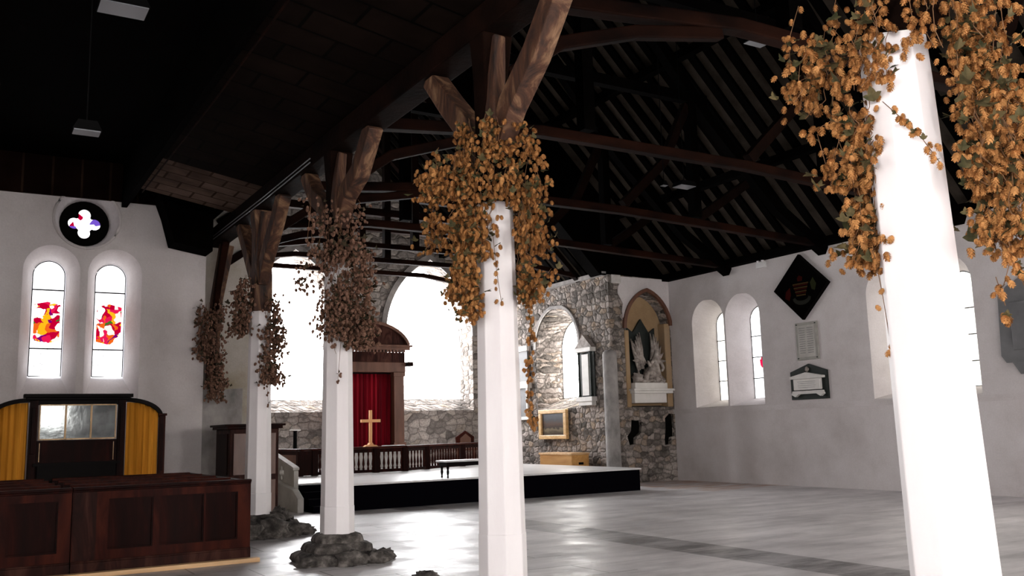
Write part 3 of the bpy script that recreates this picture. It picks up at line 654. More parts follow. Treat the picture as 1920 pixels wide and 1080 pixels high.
garland((XA, 3.0), 'hop_garland', 'large golden hop garland hanging both sides of the nearest pillar at right',
        [(3.45, 4.1, -.52, -.12, -.28, .15, 110), (2.95, 3.5, -.40, -.2, -.2, .2, 90), (2.55, 3.05, -.33, -.20, -.15, .2, 110), (3.6, 4.15, -.15, .30, -.3, -.15, 40),
         (3.3, 4.1, .20, .44, -.2, .15, 170), (2.85, 3.5, .26, .44, -.2, .15, 180), (2.55, 2.95, .28, .44, -.15, .1, 110)],
        [([(.02, -.27, 3.95), (.03, -.28, 3.75), (.05, -.27, 3.6)], 60), ([(-.15, -.22, 3.32), (-.08, -.26, 3.22), (.02, -.27, 3.08), (.10, -.25, 2.93)], 34),
         ([(-.55, -.1, 4.0), (-.62, -.1, 3.8), (-.62, -.08, 3.55), (-.35, -.1, 3.62)], 26), ([(-.25, -.15, 3.2), (-.42, -.15, 3.28), (-.56, -.14, 3.22)], 40), ([(-.5, -.14, 3.22), (-.46, -.14, 3.0)], 30),
         ([(-.28, -.05, 2.7), (-.24, -.05, 2.3), (-.22, -.05, 2.0)], 12), ([(.35, -.1, 2.7), (.38, -.15, 2.45), (.33, -.12, 2.3)], 26),
         ([(.38, -.1, 2.5), (.42, -.1, 2.3), (.48, -.12, 2.15), (.5, -.1, 1.95), (.45, -.1, 1.8)], 26), ([(.3, -.1, 2.35), (.33, -.1, 2.2)], 22), ([(.3, -.1, 2.15), (.36, -.1, 2.13)], 60)],
        1900, 11, True, 100, .76)
garland((XA, 7.55), 'hop_garland', 'biggest hop garland, wrapped round the head of the middle pillar',
        [(4.3, 4.85, -.38, -.2, -.3, .25, 50), (4.2, 4.75, -.2, .3, -.38, -.2, 120), (3.85, 4.35, -.6, .40, -.42, -.15, 260), (3.45, 4.0, -.62, -.18, -.3, .3, 190), (2.95, 3.6, -.42, -.16, -.3, .25, 230), (2.75, 3.1, -.3, -.18, -.25, .1, 60), (3.3, 3.95, -.2, -.04, -.30, -.21, 70),
         (3.4, 4.2, .18, .42, -.3, .25, 220), (2.9, 3.5, .17, .36, -.22, .2, 110)],
        [([(-.5, -.2, 4.1), (-.72, -.2, 4.05), (-.8, -.2, 3.98)], 40), ([(.3, -.2, 4.4), (.42, -.2, 4.2), (.5, -.2, 4.1)], 36), ([(-.05, -.24, 3.5), (-.02, -.25, 3.1), (.02, -.25, 2.8)], 12),
         ([(.26, .05, 3.0), (.3, .05, 2.6), (.26, .05, 2.3)], 45), ([(.27, .05, 2.3), (.25, .05, 1.95), (.3, .05, 1.6)], 45), ([(.2, -.1, 2.9), (.42, -.1, 3.05), (.5, -.1, 3.15)], 30)],
        2500, 12, True, 100, .84)
garland((XA, 11.95), 'hop_garland', 'shaded brown hop garland on the pillar with the stepped stone base',
        [(3.95, 4.8, -.42, .32, -.4, -.15, 190), (3.6, 4.3, -.45, .40, -.4, .2, 200), (2.95, 3.7, -.2, .44, -.38, .15, 330), (3.0, 4.2, -.2, .2, -.34, -.21, 260), (2.85, 3.3, .1, .40, -.3, .1, 130)],
        [([(.05, -.26, 3.0), (.02, -.26, 2.6), (.0, -.25, 2.3)], 12), ([(-.1, -.25, 2.9), (-.02, -.26, 2.7)], 18)],
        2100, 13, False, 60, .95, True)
garland((XA, 15.75), 'hop_garland', 'dark hop garland on the far slender pillar beside the pews',
        [(3.4, 4.4, -.42, -.1, -.3, .2, 130), (3.0, 4.2, .05, .3, -.3, .1, 130), (2.55, 3.2, .0, .26, -.3, .0, 110)],
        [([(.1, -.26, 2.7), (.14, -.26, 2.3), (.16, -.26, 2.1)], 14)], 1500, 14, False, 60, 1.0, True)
garland((4.36, 18.9), 'hop_garland', 'dark reddish hop garland on the slanting post beside the pale aisle wall',
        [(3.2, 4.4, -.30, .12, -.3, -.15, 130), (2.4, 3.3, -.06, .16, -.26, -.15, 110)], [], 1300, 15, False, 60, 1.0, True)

# ------------------------------------------------ stage, steps, parapet
st = thing('stage', 'low black-fronted stage with pale boards filling the chancel', 'stage', (11, 19.25, 0))
MB().box((7.36, 19.25, 0), (15.3, YE-.02, .53)).build('skirt', 'stagecloth', st)
MB().box((7.34, 19.22, .53), (15.33, YE-.02, .57)).build('deck', 'stagetop', st)
MB().box((6.6, 20.55, 0), (7.36, YE-.02, .57)).build('side_deck', 'stagetop', st)
sp = thing('stage_steps', 'four black steps up to the stage left of its front', 'steps', (6.9, 19.3, 0))
for k in range(4): MB().box((6.59, 19.32+.3*k, 0), (7.35, 20.54, .135*(k+1))).box((6.59, 19.30+.3*k, .135*(k+1)-.012), (7.35, 19.33+.3*k, .135*(k+1))).build('step', 'stagecloth', sp)
pa = thing('stair_parapet', 'grey stone stair parapet with a pierced quatrefoil beside the black steps', 'parapet', (6.4, 19.6, 0))
PX = lambda X: (lambda u, z, d: Vector((X+d, u, z)))
MB().prism([(19.6, 0), (25, 0), (25, 1.05), (19.95, .47), (19.6, .30)], PX(6.33), 0, .14).build('lower_parapet', 'greystone', pa, .012)
mb = MB(); outer = [(20.3, .40), (25, .9), (25, 1.75), (20.38, .90), (20.3, .86)]
q = [(a, b) for a, b in quatre(21.2, .80, .18)]
t = tessellate_polygon([[Vector((a, b, 0)) for a, b in L] for L in (outer, q)]); fl = outer+q
for d in (.0, .1): mb.add([PX(6.47)(a, b, d) for a, b in fl], [tuple(x) for x in t])
n = len(q); mb.add([PX(6.47)(a, b, 0) for a, b in q]+[PX(6.47)(a, b, .1) for a, b in q], [(i, (i+1) % n, (i+1) % n+n, i+n) for i in range(n)])
n = len(outer); mb.add([PX(6.47)(a, b, 0) for a, b in outer]+[PX(6.47)(a, b, .1) for a, b in outer], [(i, (i+1) % n, (i+1) % n+n, i+n) for i in range(n)])
mb.build('upper_parapet', 'greystone', pa)
MB().sweep([PX(6.52)(20.3, .90, 0), PX(6.52)(20.4, .93, 0), PX(6.52)(25, 1.78, 0)], (.14, .05)).build('coping', 'palestone', pa)

# ------------------------------------------------ communion rail
SZ = .57
rail = thing('communion_rail', 'mahogany communion rail with turned balusters across the stage', 'railing', (9.3, 24, SZ))
poly = [(7.65, 27.2), (7.8, 24.0), (10.8, 24.0), (11.7, 24.5), (15.0, 26.2)]
for a, b in zip(poly, poly[1:]):
    MB().sweep([(*a, SZ+.68), (*b, SZ+.68)], (.17, .05)).build('handrail', 'mahogany_red', rail, .01)
    MB().sweep([(*a, SZ+.60), (*b, SZ+.60)], (.07, .1)).build('frieze', 'mahogany', rail)
    MB().sweep([(*a, SZ+.05), (*b, SZ+.05)], (.1, .08)).build('bottom_rail', 'mahogany', rail)
MB().prism([(24.1, SZ+.08), (27.1, SZ+.08), (27.1, SZ+.56), (24.1, SZ+.56)], lambda u, z, d: Vector((7.8-.15*(u-24)/3.2+d, u, z)), -.02, .02).build('side_panel', 'walnut', rail)
MB().box((7.8, 23.97, SZ+.08), (8.15, 24.03, SZ+.56)).build('side_panel', 'mahogany', rail)
for (x, y) in ((7.8, 24), (8.2, 24), (9.94, 24), (10.8, 24), (11.7, 24.5), (13.3, 25.32), (15, 26.2)):
    MB().box((x-.08, y-.08, SZ), (x+.08, y+.08, SZ+.66)).build('post', 'mahogany', rail, .008)
bal = [(.032, .09), (.032, .14), (.018, .16), (.038, .24), (.030, .32), (.016, .42), (.020, .46), (.028, .50), (.028, .56)]
b0 = None
def balu(x, y):
    global b0
    if b0 is None: b0 = MB().lathe((x, y, SZ), bal, 8).build('baluster', 'mahogany_red', rail); b0['_x'] = 0; del b0['_x']
    else: o = b0.copy(); COL.objects.link(o); o.location = (x-9.3, y-24, .09)
for a, b, k in (((8.35, 24), (9.85, 24), 12), ((10.05, 24), (10.7, 24), 6), ((10.95, 24.08), (11.6, 24.44), 6), ((11.85, 24.58), (13.15, 25.25), 12), ((13.45, 25.4), (14.85, 26.12), 12)):
    for i in range(k): balu(a[0]+(b[0]-a[0])*i/(k-1), a[1]+(b[1]-a[1])*i/(k-1))
tag(MB().box((10.15, 23.93, SZ+.706), (10.78, 24.10, SZ+.73)).build('kneeler_cushion', 'white', bevel=.008), 'flat white pad lying on the communion rail right of the cross', 'cushion')
# bench at the stage edge
bn = thing('bench', 'small bench with black turned legs at the front edge of the stage', 'bench', (10.3, 19.5, SZ))
MB().box((9.72, 19.32, SZ+.36), (11.0, 19.85, SZ+.40)).build('seat', 'stagetop', bn, .01)
MB().box((9.78, 19.38, SZ+.27), (10.94, 19.79, SZ+.36)).build('apron', 'ebony', bn)
for x in (9.83, 10.89):
    for y in (19.43, 19.74): MB().lathe((x, y, SZ), [(.02, 0), (.028, .02), (.018, .05), (.03, .1), (.034, .14), (.02, .19), (.03, .22), (.034, .27)], 10).build('leg', 'ebony', bn)
# altar, cross, reredos
al = thing('altar', 'altar table with a pale front standing behind the rail', 'altar', (11.4, 26.9, SZ))
MB().box((10.0, 26.55, SZ+.60), (12.7, 27.3, SZ+.66)).build('table_top', 'walnut', al, .01)
MB().box((10.1, 26.6, SZ), (12.6, 27.25, SZ+.60)).build('frontal', 'palestone', al)
cr = thing('cross', 'plain golden wooden cross standing before the red curtain', 'cross', (10.95, 26.85, SZ+.66))
z0 = SZ+.66
MB().box((10.90, 26.81, z0+.09), (10.99, 26.88, z0+1.11)).build('upright', 'cross', cr, .006)
MB().box((10.63, 26.80, z0+.74), (11.26, 26.89, z0+.83)).build('crossbar', 'cross', cr, .006)
MB().prism([(10.72, z0), (11.18, z0), (11.10, z0+.05), (11.02, z0+.06), (10.98, z0+.12), (10.91, z0+.12), (10.87, z0+.06), (10.79, z0+.05)], PE(26.76), 0, .18).build('foot', 'cross', cr)
rr = thing('reredos', 'tall brown classical reredos framing a crimson curtain between the bright windows', 'altarpiece', (11.5, 28.4, SZ))
for x in (10.20, 12.40):
    MB().box((x, 28.35, SZ), (x+.36, 28.75, 3.62)).box((x-.04, 28.30, SZ), (x+.40, 28.8, 1.32)).box((x-.03, 28.31, 3.48), (x+.39, 28.78, 3.62)).build('pilaster', 'walnut', rr, .012)
MB().box((10.14, 28.35, 3.62), (12.82, 28.78, 3.95)).build('architrave', 'walnut', rr, .01)
MB().box((10.16, 28.36, 3.95), (12.8, 28.78, 4.28)).build('frieze', 'mahogany_worn', rr)
dm = MB()
for k in range(22): dm.box((10.16+k*.121, 28.26, 4.28), (10.23+k*.121, 28.4, 4.35))
dm.build('dentils', 'walnut', rr)
MB().box((10.02, 28.22, 4.35), (12.94, 28.82, 4.45)).box((9.96, 28.16, 4.45), (13.0, 28.84, 4.52)).build('cornice', 'walnut', rr, .01)
seg = [(11.48+1.45*math.sin(a), 4.52+.74*(math.cos(a)-math.cos(1.35))/(1-math.cos(1.35))) for a in [1.35-2.7*k/18 for k in range(19)]]
rpd = MB().prism([(13.0, 4.52)]+seg+[(9.96, 4.52)], PE(28.3), 0, .45).build('segmental_pediment', 'mahogany_worn', rr)
MB().sweep([(a, 28.27, b) for a, b in seg], (.10, .12), (0, -1, 0)).build('pediment_moulding', 'walnut', rpd)
MB().box((12.84, 28.2, 3.82), (13.04, 28.5, 3.96)).build('bracket', 'oakdark', rr)
MB().box((10.56, 28.70, SZ), (12.40, 28.76, 3.62)).build('back_panel', 'mahogany', rr)
def curtain(name, mat, x0, x1, y, zb, ztop, folds, amp, seed, label, cat='curtain', group=None, Pm=None):
    rnd = random.Random(seed); n = folds*8; vs = []; rows = 6; ph = [rnd.uniform(-.4, .4) for _ in range(folds+1)]
    for j in range(rows+1):
        t = j/rows
        for i in range(n+1):
            u = i/n; x = x0+(x1-x0)*u; zt = ztop(x) if callable(ztop) else ztop
            a = u*folds*2*PI+ph[int(u*folds)]*math.sin(PI*((u*folds) % 1)); d = amp*(.55+.45*(1-t))*math.sin(a)+.3*amp*math.sin(a*2.3+seed)
            vs.append((x, y+d, zb+(zt-zb)*t))
    fs = [(j*(n+1)+i, j*(n+1)+i+1, (j+1)*(n+1)+i+1, (j+1)*(n+1)+i) for j in range(rows) for i in range(n)]
    mb = MB().add(vs, fs, True); o = mb.build(name, mat, recalc=False)
    sd = o.modifiers.new('thickness', 'SOLIDIFY'); sd.thickness = .008
    return tag(o, label, cat, group)
curtain('curtain', 'red', 10.57, 12.38, 28.6, 1.20, 3.58, 11, .045, 2, 'crimson velvet curtain hanging in the reredos behind the cross')
tag(MB().box((10.57, 28.56, 3.575), (12.38, 28.62, 3.615)).build('curtain_rail', 'iron'), 'dark rail carrying the crimson curtain', 'curtain rail')
# candle stand and chair beyond the rail
cs = thing('candle_stand', 'slim black candle stand with a pale top before the left bright window', 'candle stand', (8.82, 27.6, SZ))
MB().lathe((8.82, 27.6, SZ), [(.18, 0), (.18, .03), (.06, .06), (.055, 1.18), (.07, 1.2)], 12).build('column', 'iron', cs); MB().lathe((8.82, 27.6, SZ+1.2), [(.17, 0), (.17, .03), (.15, .035)], 12).build('drip_tray', 'marble', cs)
ch = thing('chair', 'brown chair with a gabled carved back behind the rail, left of the middle pillar', 'chair', (14.97, 28.0, SZ))
MB().box((14.62, 27.7, SZ+.42), (15.27, 28.2, SZ+.48)).build('seat', 'walnut', ch)
MB().prism([(14.62, SZ+.5), (15.27, SZ+.5), (15.30, SZ+.86), (14.95, SZ+1.08), (14.59, SZ+.86)], PE(28.2), 0, .06).build('backrest', 'mahogany_red', ch, .01)
MB().prism([(14.74, SZ+.6), (15.15, SZ+.6), (15.15, SZ+.82), (14.95, SZ+.97), (14.74, SZ+.82)], PE(28.17), 0, .03).build('back_panel', 'walnut', ch)
for x in (14.62, 15.21):
    for y in (27.7, 28.14): MB().box((x, y, SZ), (x+.06, y+.06, SZ+.42)).build('leg', 'walnut', ch)

# ------------------------------------------------ chest, picture, monuments of the chancel wall
c = thing('chest', 'low golden wooden chest against the stone wall behind the stage', 'chest', (16.05, 23.9, 0))
MB().box((15.75, 23.0, .05), (16.38, 24.75, .84)).build('body', 'chest', c, .01)
MB().box((15.72, 22.97, .84), (16.40, 24.78, .90)).build('lid', 'pine', c, .01)
MB().box((16.0, 22.975, .55), (16.16, 23.0, .62)).build('handle', 'iron', c)
MB().box((15.8, 23.05, 0), (16.3, 24.7, .05)).build('plinth', 'walnut', c)
pf = thing('picture', 'dark landscape painting in a broad gilt frame below the arched window', 'painting', (16.45, 25.0, 1.3))
y0, y1, z0, z1 = 24.15, 25.75, 1.30, 2.24
for a, b in (((y0, z0), (y1, z0+.13)), ((y0, z1-.13), (y1, z1)), ((y0, z0+.13), (y0+.16, z1-.13)), ((y1-.16, z0+.13), (y1, z1-.13))):
    MB().box((16.36, a[0], a[1]), (16.48, b[0], b[1])).build('frame_rail', 'gold', pf, .02)
def paint():
    mt, nt, b = nodes('oil painting'); tc = N(nt, 'ShaderNodeTexCoord'); s = N(nt, 'ShaderNodeSeparateXYZ'); nt.links.new(tc.outputs['Object'], s.inputs[0])
    v = coords(nt, (1, 1.2, 2.5)); h = math_(nt, 'ADD', s.outputs['Z'], math_(nt, 'MULTIPLY', noise(nt, v, 4, 5), .25))
    c1 = ramp(nt, h, [(0, (.015, .012, .01)), (.22, (.07, .05, .03)), (.32, (.20, .16, .10)), (.37, (.03, .02, .016)), (.5, (.09, .05, .035)), (.62, (.05, .055, .065)), (.85, (.09, .10, .12))])
    nt.links.new(c1, b.inputs['Base Color']); b.inputs['Roughness'].default_value = .3; return mt
MB().box((16.42, y0+.14, z0+.11), (16.48, y1-.14, z1-.11)).build('canvas', paint(), pf)
mo = thing('wall_monument', 'white marble gabled wall monument between the arched window and the corner shaft', 'monument', (16.4, 23.0, 2.4))
MB().box((16.30, 22.62, 2.42), (16.5, 23.45, 2.56)).box((16.34, 22.68, 2.3), (16.5, 23.38, 2.42)).build('base', 'marble', mo, .01)
MB().box((16.46, 22.66, 2.56), (16.5, 23.4, 3.95)).build('back_slab', 'slate', mo)
MB().box((16.38, 22.86, 2.6), (16.46, 23.2, 3.85)).build('inscription_panel', 'marble', mo)
for y in (22.72, 23.34): MB().lathe((16.38, y, 2.56), [(.05, 0), (.05, .05), (.036, .07), (.032, 1.28), (.05, 1.32), (.05, 1.36)], 10).build('column', 'slate', mo)
MB().box((16.28, 22.6, 3.92), (16.5, 23.46, 4.05)).build('entablature', 'marble', mo, .01)
MB().prism([(22.58, 4.05), (23.48, 4.05), (23.03, 4.45)], PX(16.32), 0, .18).build('pediment', 'marble_dirty', mo)
m2 = thing('wall_monument', 'pale stepped wall monument with grey tablets beside the middle pillar', 'monument', (16.4, 26.6, 1.9))
for a, b, mt in (((16.36, 26.35, 1.95), (16.5, 27.35, 2.05), 'marble'), ((16.44, 26.45, 2.05), (16.5, 27.25, 3.0), 'slate_grey'), ((16.32, 26.3, 3.0), (16.5, 27.4, 3.22), 'marble'), ((16.42, 26.42, 3.22), (16.5, 27.3, 4.25), 'slate_grey'), ((16.33, 26.3, 4.25), (16.5, 27.4, 4.42), 'marble'),
                 ((16.38, 26.42, 2.05), (16.5, 26.5, 3.0), 'marble'), ((16.38, 27.2, 2.05), (16.5, 27.28, 3.0), 'marble')):
    MB().box(a, b).build('tablet' if mt != 'marble' else 'moulding', mt, m2)
# shaft on the corner
sh = thing('corner_shaft', 'tall plain grey stone shaft on the corner of the rubble wall', 'column', (16.27, 21.62, 0))
MB().lathe((16.27, 21.62, 0), [(.235, 0), (.235, .25), (.215, .32), (.21, 3.72), (.19, 3.80), (.12, 3.86)], 18).build('shaft', 'dressed', sh)

# ------------------------------------------------ sculpture in the niche
sg = thing('niche_monument', 'carved marble monument with winged kneeling figure in the ochre pointed niche', 'sculpture', (17.9, YN, 2.3))
MB().box((17.2, YN-.16, 2.32), (18.42, YN+.30, 2.60)).build('inscription_block', 'marble', sg, .01)
MB().box((17.14, YN-.24, 2.60), (18.62, YN+.30, 2.68)).box((17.10, YN-.28, 2.68), (18.66, YN+.30, 2.74)).build('cornice', 'marble', sg, .012)
MB().box((17.22, YN-.18, 2.74), (18.46, YN+.30, 2.92)).build('ledge', 'marble', sg, .012)
MB().prism([(17.22, 2.9), (18.36, 2.9), (18.36, 4.62), (18.14, 4.46), (17.84, 4.88), (17.52, 4.46), (17.22, 4.66)], PE(YN), .20, .27).build('back_slab', 'slate', sg)
def skin(name, chain, edges, mat, parent, base):
    """one continuous surface grown over a skeleton: chain = [(x, y, z, r)]"""
    me = bpy.data.meshes.new(name); o0 = Vector(base); me.from_pydata([Vector(c[:3])-o0 for c in chain], edges, [])
    ob = bpy.data.objects.new(name, me); COL.objects.link(ob); ob.parent = parent; ob.location = o0-parent.location
    md = ob.modifiers.new('skin', 'SKIN'); md.use_smooth_shade = True
    for i, c in enumerate(chain): me.skin_vertices[0].data[i].radius = (c[3], c[3]); me.skin_vertices[0].data[i].use_root = (i == 0)
    sb = ob.modifiers.new('sub', 'SUBSURF'); sb.levels = 1; sb.render_levels = 2
    me.materials.append(M[mat]); return ob
yq = YN-.02
ch_ = [(18.05, yq, 3.22, .17), (18.08, yq-.03, 3.45, .16), (18.12, yq-.05, 3.62, .15), (18.14, yq-.07, 3.74, .06), (18.15, yq-.10, 3.84, .085), (18.15, yq-.10, 3.92, .06),
       (17.86, yq-.12, 3.22, .12), (17.66, yq-.16, 3.14, .09), (17.68, yq-.1, 2.98, .07), (17.50, yq-.12, 2.96, .05),
       (17.98, yq-.1, 3.58, .06), (17.82, yq-.16, 3.42, .05), (17.72, yq-.2, 3.52, .04), (17.70, yq-.2, 3.58, .03),
       (18.27, yq-.1, 3.56, .06), (18.34, yq-.16, 3.36, .05), (18.22, yq-.2, 3.26, .04),
       (18.2, yq-.1, 3.08, .12), (18.0, yq-.14, 3.0, .09)]
ed = [(0, 1), (1, 2), (2, 3), (3, 4), (4, 5), (0, 6), (6, 7), (7, 8), (8, 9), (2, 10), (10, 11), (11, 12), (12, 13), (2, 14), (14, 15), (15, 16), (0, 17), (17, 18)]
skin('kneeling_figure', ch_, ed, 'marble_dirty', sg, (18.05, yq, 3.22))
def wing(side, cx):
    mb = MB()
    for k in range(7):
        t = k/6; a = (cx+side*.05, yq+.1, 3.35+.12*t); tip = (cx+side*(.12+.42*t**.8), yq+.12-.03*k, 4.45-.85*t*t*.9-.1*t)
        mid = tuple((p+q)/2+d for p, q, d in zip(a, tip, (side*.06, -.06, .05)))
        mb.tube([a, mid, tip], [.05, .07, .015], 6)
    return mb
wing(-1, 17.80).build('wing', 'marble_dirty', sg); wing(1, 17.98).build('wing', 'marble_dirty', sg)
dr = MB()
for k, (x, z, rx, rz) in enumerate(((17.46, 3.05, .2, .16), (17.75, 2.99, .2, .1), (18.1, 3.02, .2, .14), (18.32, 3.0, .12, .12), (17.85, 3.15, .15, .2))): dr.blob((x, yq, z), (rx, .16, rz), k+60, .25)
dr.build('drapery', 'marble_dirty', sg)
dp = MB()
for k in range(6): dp.tube([(17.33+.06*k, yq+.1, 4.25-.06*k), (17.38+.05*k, yq+.02, 3.8), (17.48+.06*k, yq-.02, 3.25+.05*k)], [.02, .045, .03], 6)
dp.build('hanging_cloth', 'marble_dirty', sg)

# ------------------------------------------------ things on the right wall
hz = thing('hatchment', 'black diamond-shaped painted hatchment hanging above the tablets', 'hatchment', (XR-.05, 16.55, 4.27))
dia = lambda s: [(16.55, 5.13-.87*s), (16.55+.92*s, 5.13), (16.55, 5.13+.87*s), (16.55-.92*s, 5.13)]
MB().prism(dia(1), PX(XR-.10), 0, .10).build('board', 'blackrecess', hz, .01)
hf = MB().prism(dia(.93), PX(XR-.112), 0, .012).build('field', 'black', hz)
X0 = XR-.118
M['hred'] = flat('faded red paint', (.03, .004, .003), .9, .02); M['hgold'] = flat('faded gold paint', (.05, .03, .012), .9, .02); M['hgrey'] = flat('faded grey paint', (.02, .02, .016), .9, .02); M['hgreen'] = flat('faded green paint', (.022, .024, .010), .9, .02)
for k in range(4): w = .26-.035*k; MB().box((X0, 16.52-w, 5.19-.10*k), (X0+.006, 16.52+w, 5.225-.10*k)).build('shield_bar', 'hgold', hf)
for k in range(3): w = .24-.035*k; MB().box((X0, 16.52-w, 5.15-.10*k), (X0+.006, 16.52+w, 5.18-.10*k)).build('shield_bar', 'hred', hf)
MB().prism([(16.88, 5.15), (17.02, 5.05), (17.06, 4.88), (16.92, 4.80), (16.86, 4.95)], PX(X0), 0, .006).build('supporter', 'hred', hf)
MB().prism([(16.10, 5.32), (16.0, 5.15), (16.06, 4.98), (16.16, 5.02), (16.2, 5.2)], PX(X0), 0, .006).build('supporter', 'hgreen', hf)
MB().prism([(16.46, 5.28), (16.6, 5.28), (16.62, 5.36), (16.55, 5.43), (16.44, 5.38)], PX(X0), 0, .006).build('crest', 'hred', hf)
sc = [(16.5+.30*math.cos(a), 4.83+.18*math.sin(a)) for a in [PI+PI*k/8 for k in range(9)]]+[(16.5+.22*math.cos(a), 4.86+.1*math.sin(a)) for a in [2*PI-PI*k/8 for k in range(9)]]
MB().prism(sc, PX(X0), 0, .006).build('motto_scroll', 'hgrey', hf)
t1 = thing('memorial_tablet', 'plain grey rectangular inscribed tablet below the black hatchment', 'memorial tablet', (XR-.05, 16.5, 3.23))
MB().box((XR-.05, 16.15, 3.22), (XR, 16.86, 4.20)).build('frame', 'tablet', t1, .01)
t1f = MB().box((XR-.06, 16.23, 3.30), (XR-.05, 16.78, 4.12)).build('inscribed_face', 'greystone', t1)
for k in range(12):
    for (a, b) in ((16.27, 16.48), (16.53, 16.74)): MB().box((XR-.063, a+.01*(k % 3), 4.04-.058*k), (XR-.060, b-.012*(k % 2), 4.052-.058*k)).build('inscription_line', 'slate_grey', t1f)
for y in (16.20, 16.81):
    for z in (3.27, 4.15): MB().lathe((XR-.055, y, z-.012), [(.02, 0), (.02, .024)], 8).build('bolt', 'slate', t1)
t2 = thing('memorial_tablet', 'black gabled tablet bearing a white marble sarcophagus relief below the grey tablet', 'memorial tablet', (XR-.05, 16.5, 2.21))
MB().prism([(15.93, 2.21), (17.14, 2.21), (17.14, 2.93), (16.52, 3.12), (15.93, 2.93)], PX(XR-.05), 0, .05).build('backing_slab', 'slate', t2, .006)
t2f = MB().box((XR-.14, 16.10, 2.45), (XR-.05, 16.98, 2.74)).build('sarcophagus', 'marble', t2, .02)
MB().prism([(16.0, 2.74), (17.06, 2.74), (17.08, 2.80), (16.54, 2.90), (16.0, 2.80)], PX(XR-.16), 0, .11).build('lid', 'marble', t2)
MB().prism([(16.02, 2.34), (16.12, 2.28), (16.25, 2.35), (16.82, 2.35), (16.94, 2.28), (17.06, 2.34), (17.02, 2.43), (16.06, 2.43)], PX(XR-.14), 0, .09).build('feet', 'marble', t2)
MB().blob((XR-.08, 16.54, 2.98), (.03, .06, .07), 3, .1).build('crest', 'marble_dirty', t2)
for k in range(4): MB().box((XR-.143, 16.25+.02*(k % 2), 2.66-.05*k), (XR-.140, 16.83-.02*(k % 2), 2.668-.05*k)).build('inscription_line', 'slate_grey', t2f)
t3 = thing('memorial_tablet', 'large grey slate memorial with an arched top at the right edge, behind hops', 'memorial tablet', (XR-.05, 10.7, 2.45))
MB().prism([(10.1, 2.75), (11.25, 2.75), (11.35, 2.9), (11.30, 4.15), (11.1, 4.35), (10.7, 4.55), (10.3, 4.35), (10.05, 4.15), (10.0, 2.9)], PX(XR-.06), 0, .06).build('backing_slab', 'slate_grey', t3, .01)
MB().box((XR-.10, 10.3, 3.0), (XR-.06, 11.05, 4.0)).build('inscription_panel', 'slate_grey', t3, .01)
MB().prism([(10.5, 2.75), (11.1, 2.75), (10.95, 2.5), (10.65, 2.5)], PX(XR-.09), 0, .09).build('bracket', 'slate_grey', t3)
el = thing('emergency_light', 'white twin-head emergency light at the top of the wall, left of the hatchment', 'emergency light', (XR-.06, 17.9, 5.9))
MB().box((XR-.09, 17.74, 5.86), (XR, 18.06, 6.02)).build('housing', 'white', el, .01)
for y in (17.82, 17.98): MB().lathe((XR-.07, y, 6.02), [(.03, 0), (.045, .03), (.045, .07), (.03, .08)], 10).build('lamp_head', 'white', el)

# ------------------------------------------------ floodlights in the roof
def flood(loc, lab, s=.3, tilt=0, rod=.35):
    r = thing('floodlight', lab, 'floodlight', loc); x, y, z = loc
    MB().prism([(x-s/2, z), (x+s/2, z), (x+s/2-.05, z+.10), (x-s/2+.05, z+.10)], PE(y-s*.35), 0, s*.7).build('housing', 'iron', r)
    MB().box((x-s/2+.015, y-s*.32, z-.012), (x+s/2-.015, y+s*.32, z)).build('lens', 'lens', r)
    MB().box((x-.006, y-.006, z+.1), (x+.006, y+.006, z+rod)).build('bracket', 'iron', r)
    return r
flood((.98, 10.0, 4.77), 'lower floodlight under the dark aisle ceiling, above the round window', .28, 0, 2.2)
flood((1.28, 10.0, 6.17), 'upper grey floodlight at the top of the dark aisle ceiling', .5, 0, .8)
flood((13.54, 15.0, 6.85), 'small pale floodlight hung between dark roof timbers near the middle of the roof', .45, 0, 4.5)
flood((12.16, 11.3, 8.5), 'pale diamond-like floodlight high in the roof left of the nearest garland', .45, 0, 4.2)
flood((12.96, 15.0, 6.81), 'tiny grey lamp beside the small pale floodlight in the roof', .16, 0, 5.1)

# ------------------------------------------------ box pews
PY = 12.75
def screen(x0, x1, panels, lab, worn=None):
    r = thing('panelled_partition', lab, 'partition', ((x0+x1)/2, PY, 0))
    xs = [x0]; outer = [(x0, .0), (x1, .0), (x1, 1.04), (x0, 1.04)]
    hs = [[(a, .30), (b, .30), (b, .92), (a, .92)] for a, b in panels]
    P = PE(PY); mb = MB()
    t = tessellate_polygon([[Vector((a, b, 0)) for a, b in L] for L in [outer]+hs]); fl = [q for L in [outer]+hs for q in L]
    for d in (0, .045): mb.add([P(a, b, d) for a, b in fl], [tuple(x) for x in t])
    for L in [outer]+hs: n = 4; mb.add([P(a, b, 0) for a, b in L]+[P(a, b, .045) for a, b in L], [(i, (i+1) % 4, (i+1) % 4+4, i+4) for i in range(4)])
    mb.build('framing', 'mahogany_red', r)
    for a, b in panels:
        pp = MB().box((a-.01, PY+.028, .29), (b+.01, PY+.04, .93)).build('panel', 'mahogany', r)
        MB().box((a, PY+.008, .30), (b, PY+.028, .318)).box((a, PY+.008, .902), (b, PY+.028, .92)).box((a, PY+.008, .318), (a+.018, PY+.028, .902)).box((b-.018, PY+.008, .318), (b, PY+.028, .902)).build('panel_moulding', 'mahogany', pp)
    if worn: MB().box((worn[0], PY-.006, .19), (worn[1], PY, 1.03)).build('pilaster_board', 'mahogany_worn', r)
    MB().box((x0, PY-.03, 0), (x1, PY, .165)).box((x0, PY-.022, .165), (x1, PY, .185)).build('skirting', 'mahogany_worn', r, .004)
    MB().box((x0, PY-.04, 1.04), (x1, PY+.09, 1.075)).box((x0, PY-.02, 1.015), (x1, PY, 1.04)).build('top_rail', 'mahogany', r, .006)
    return r
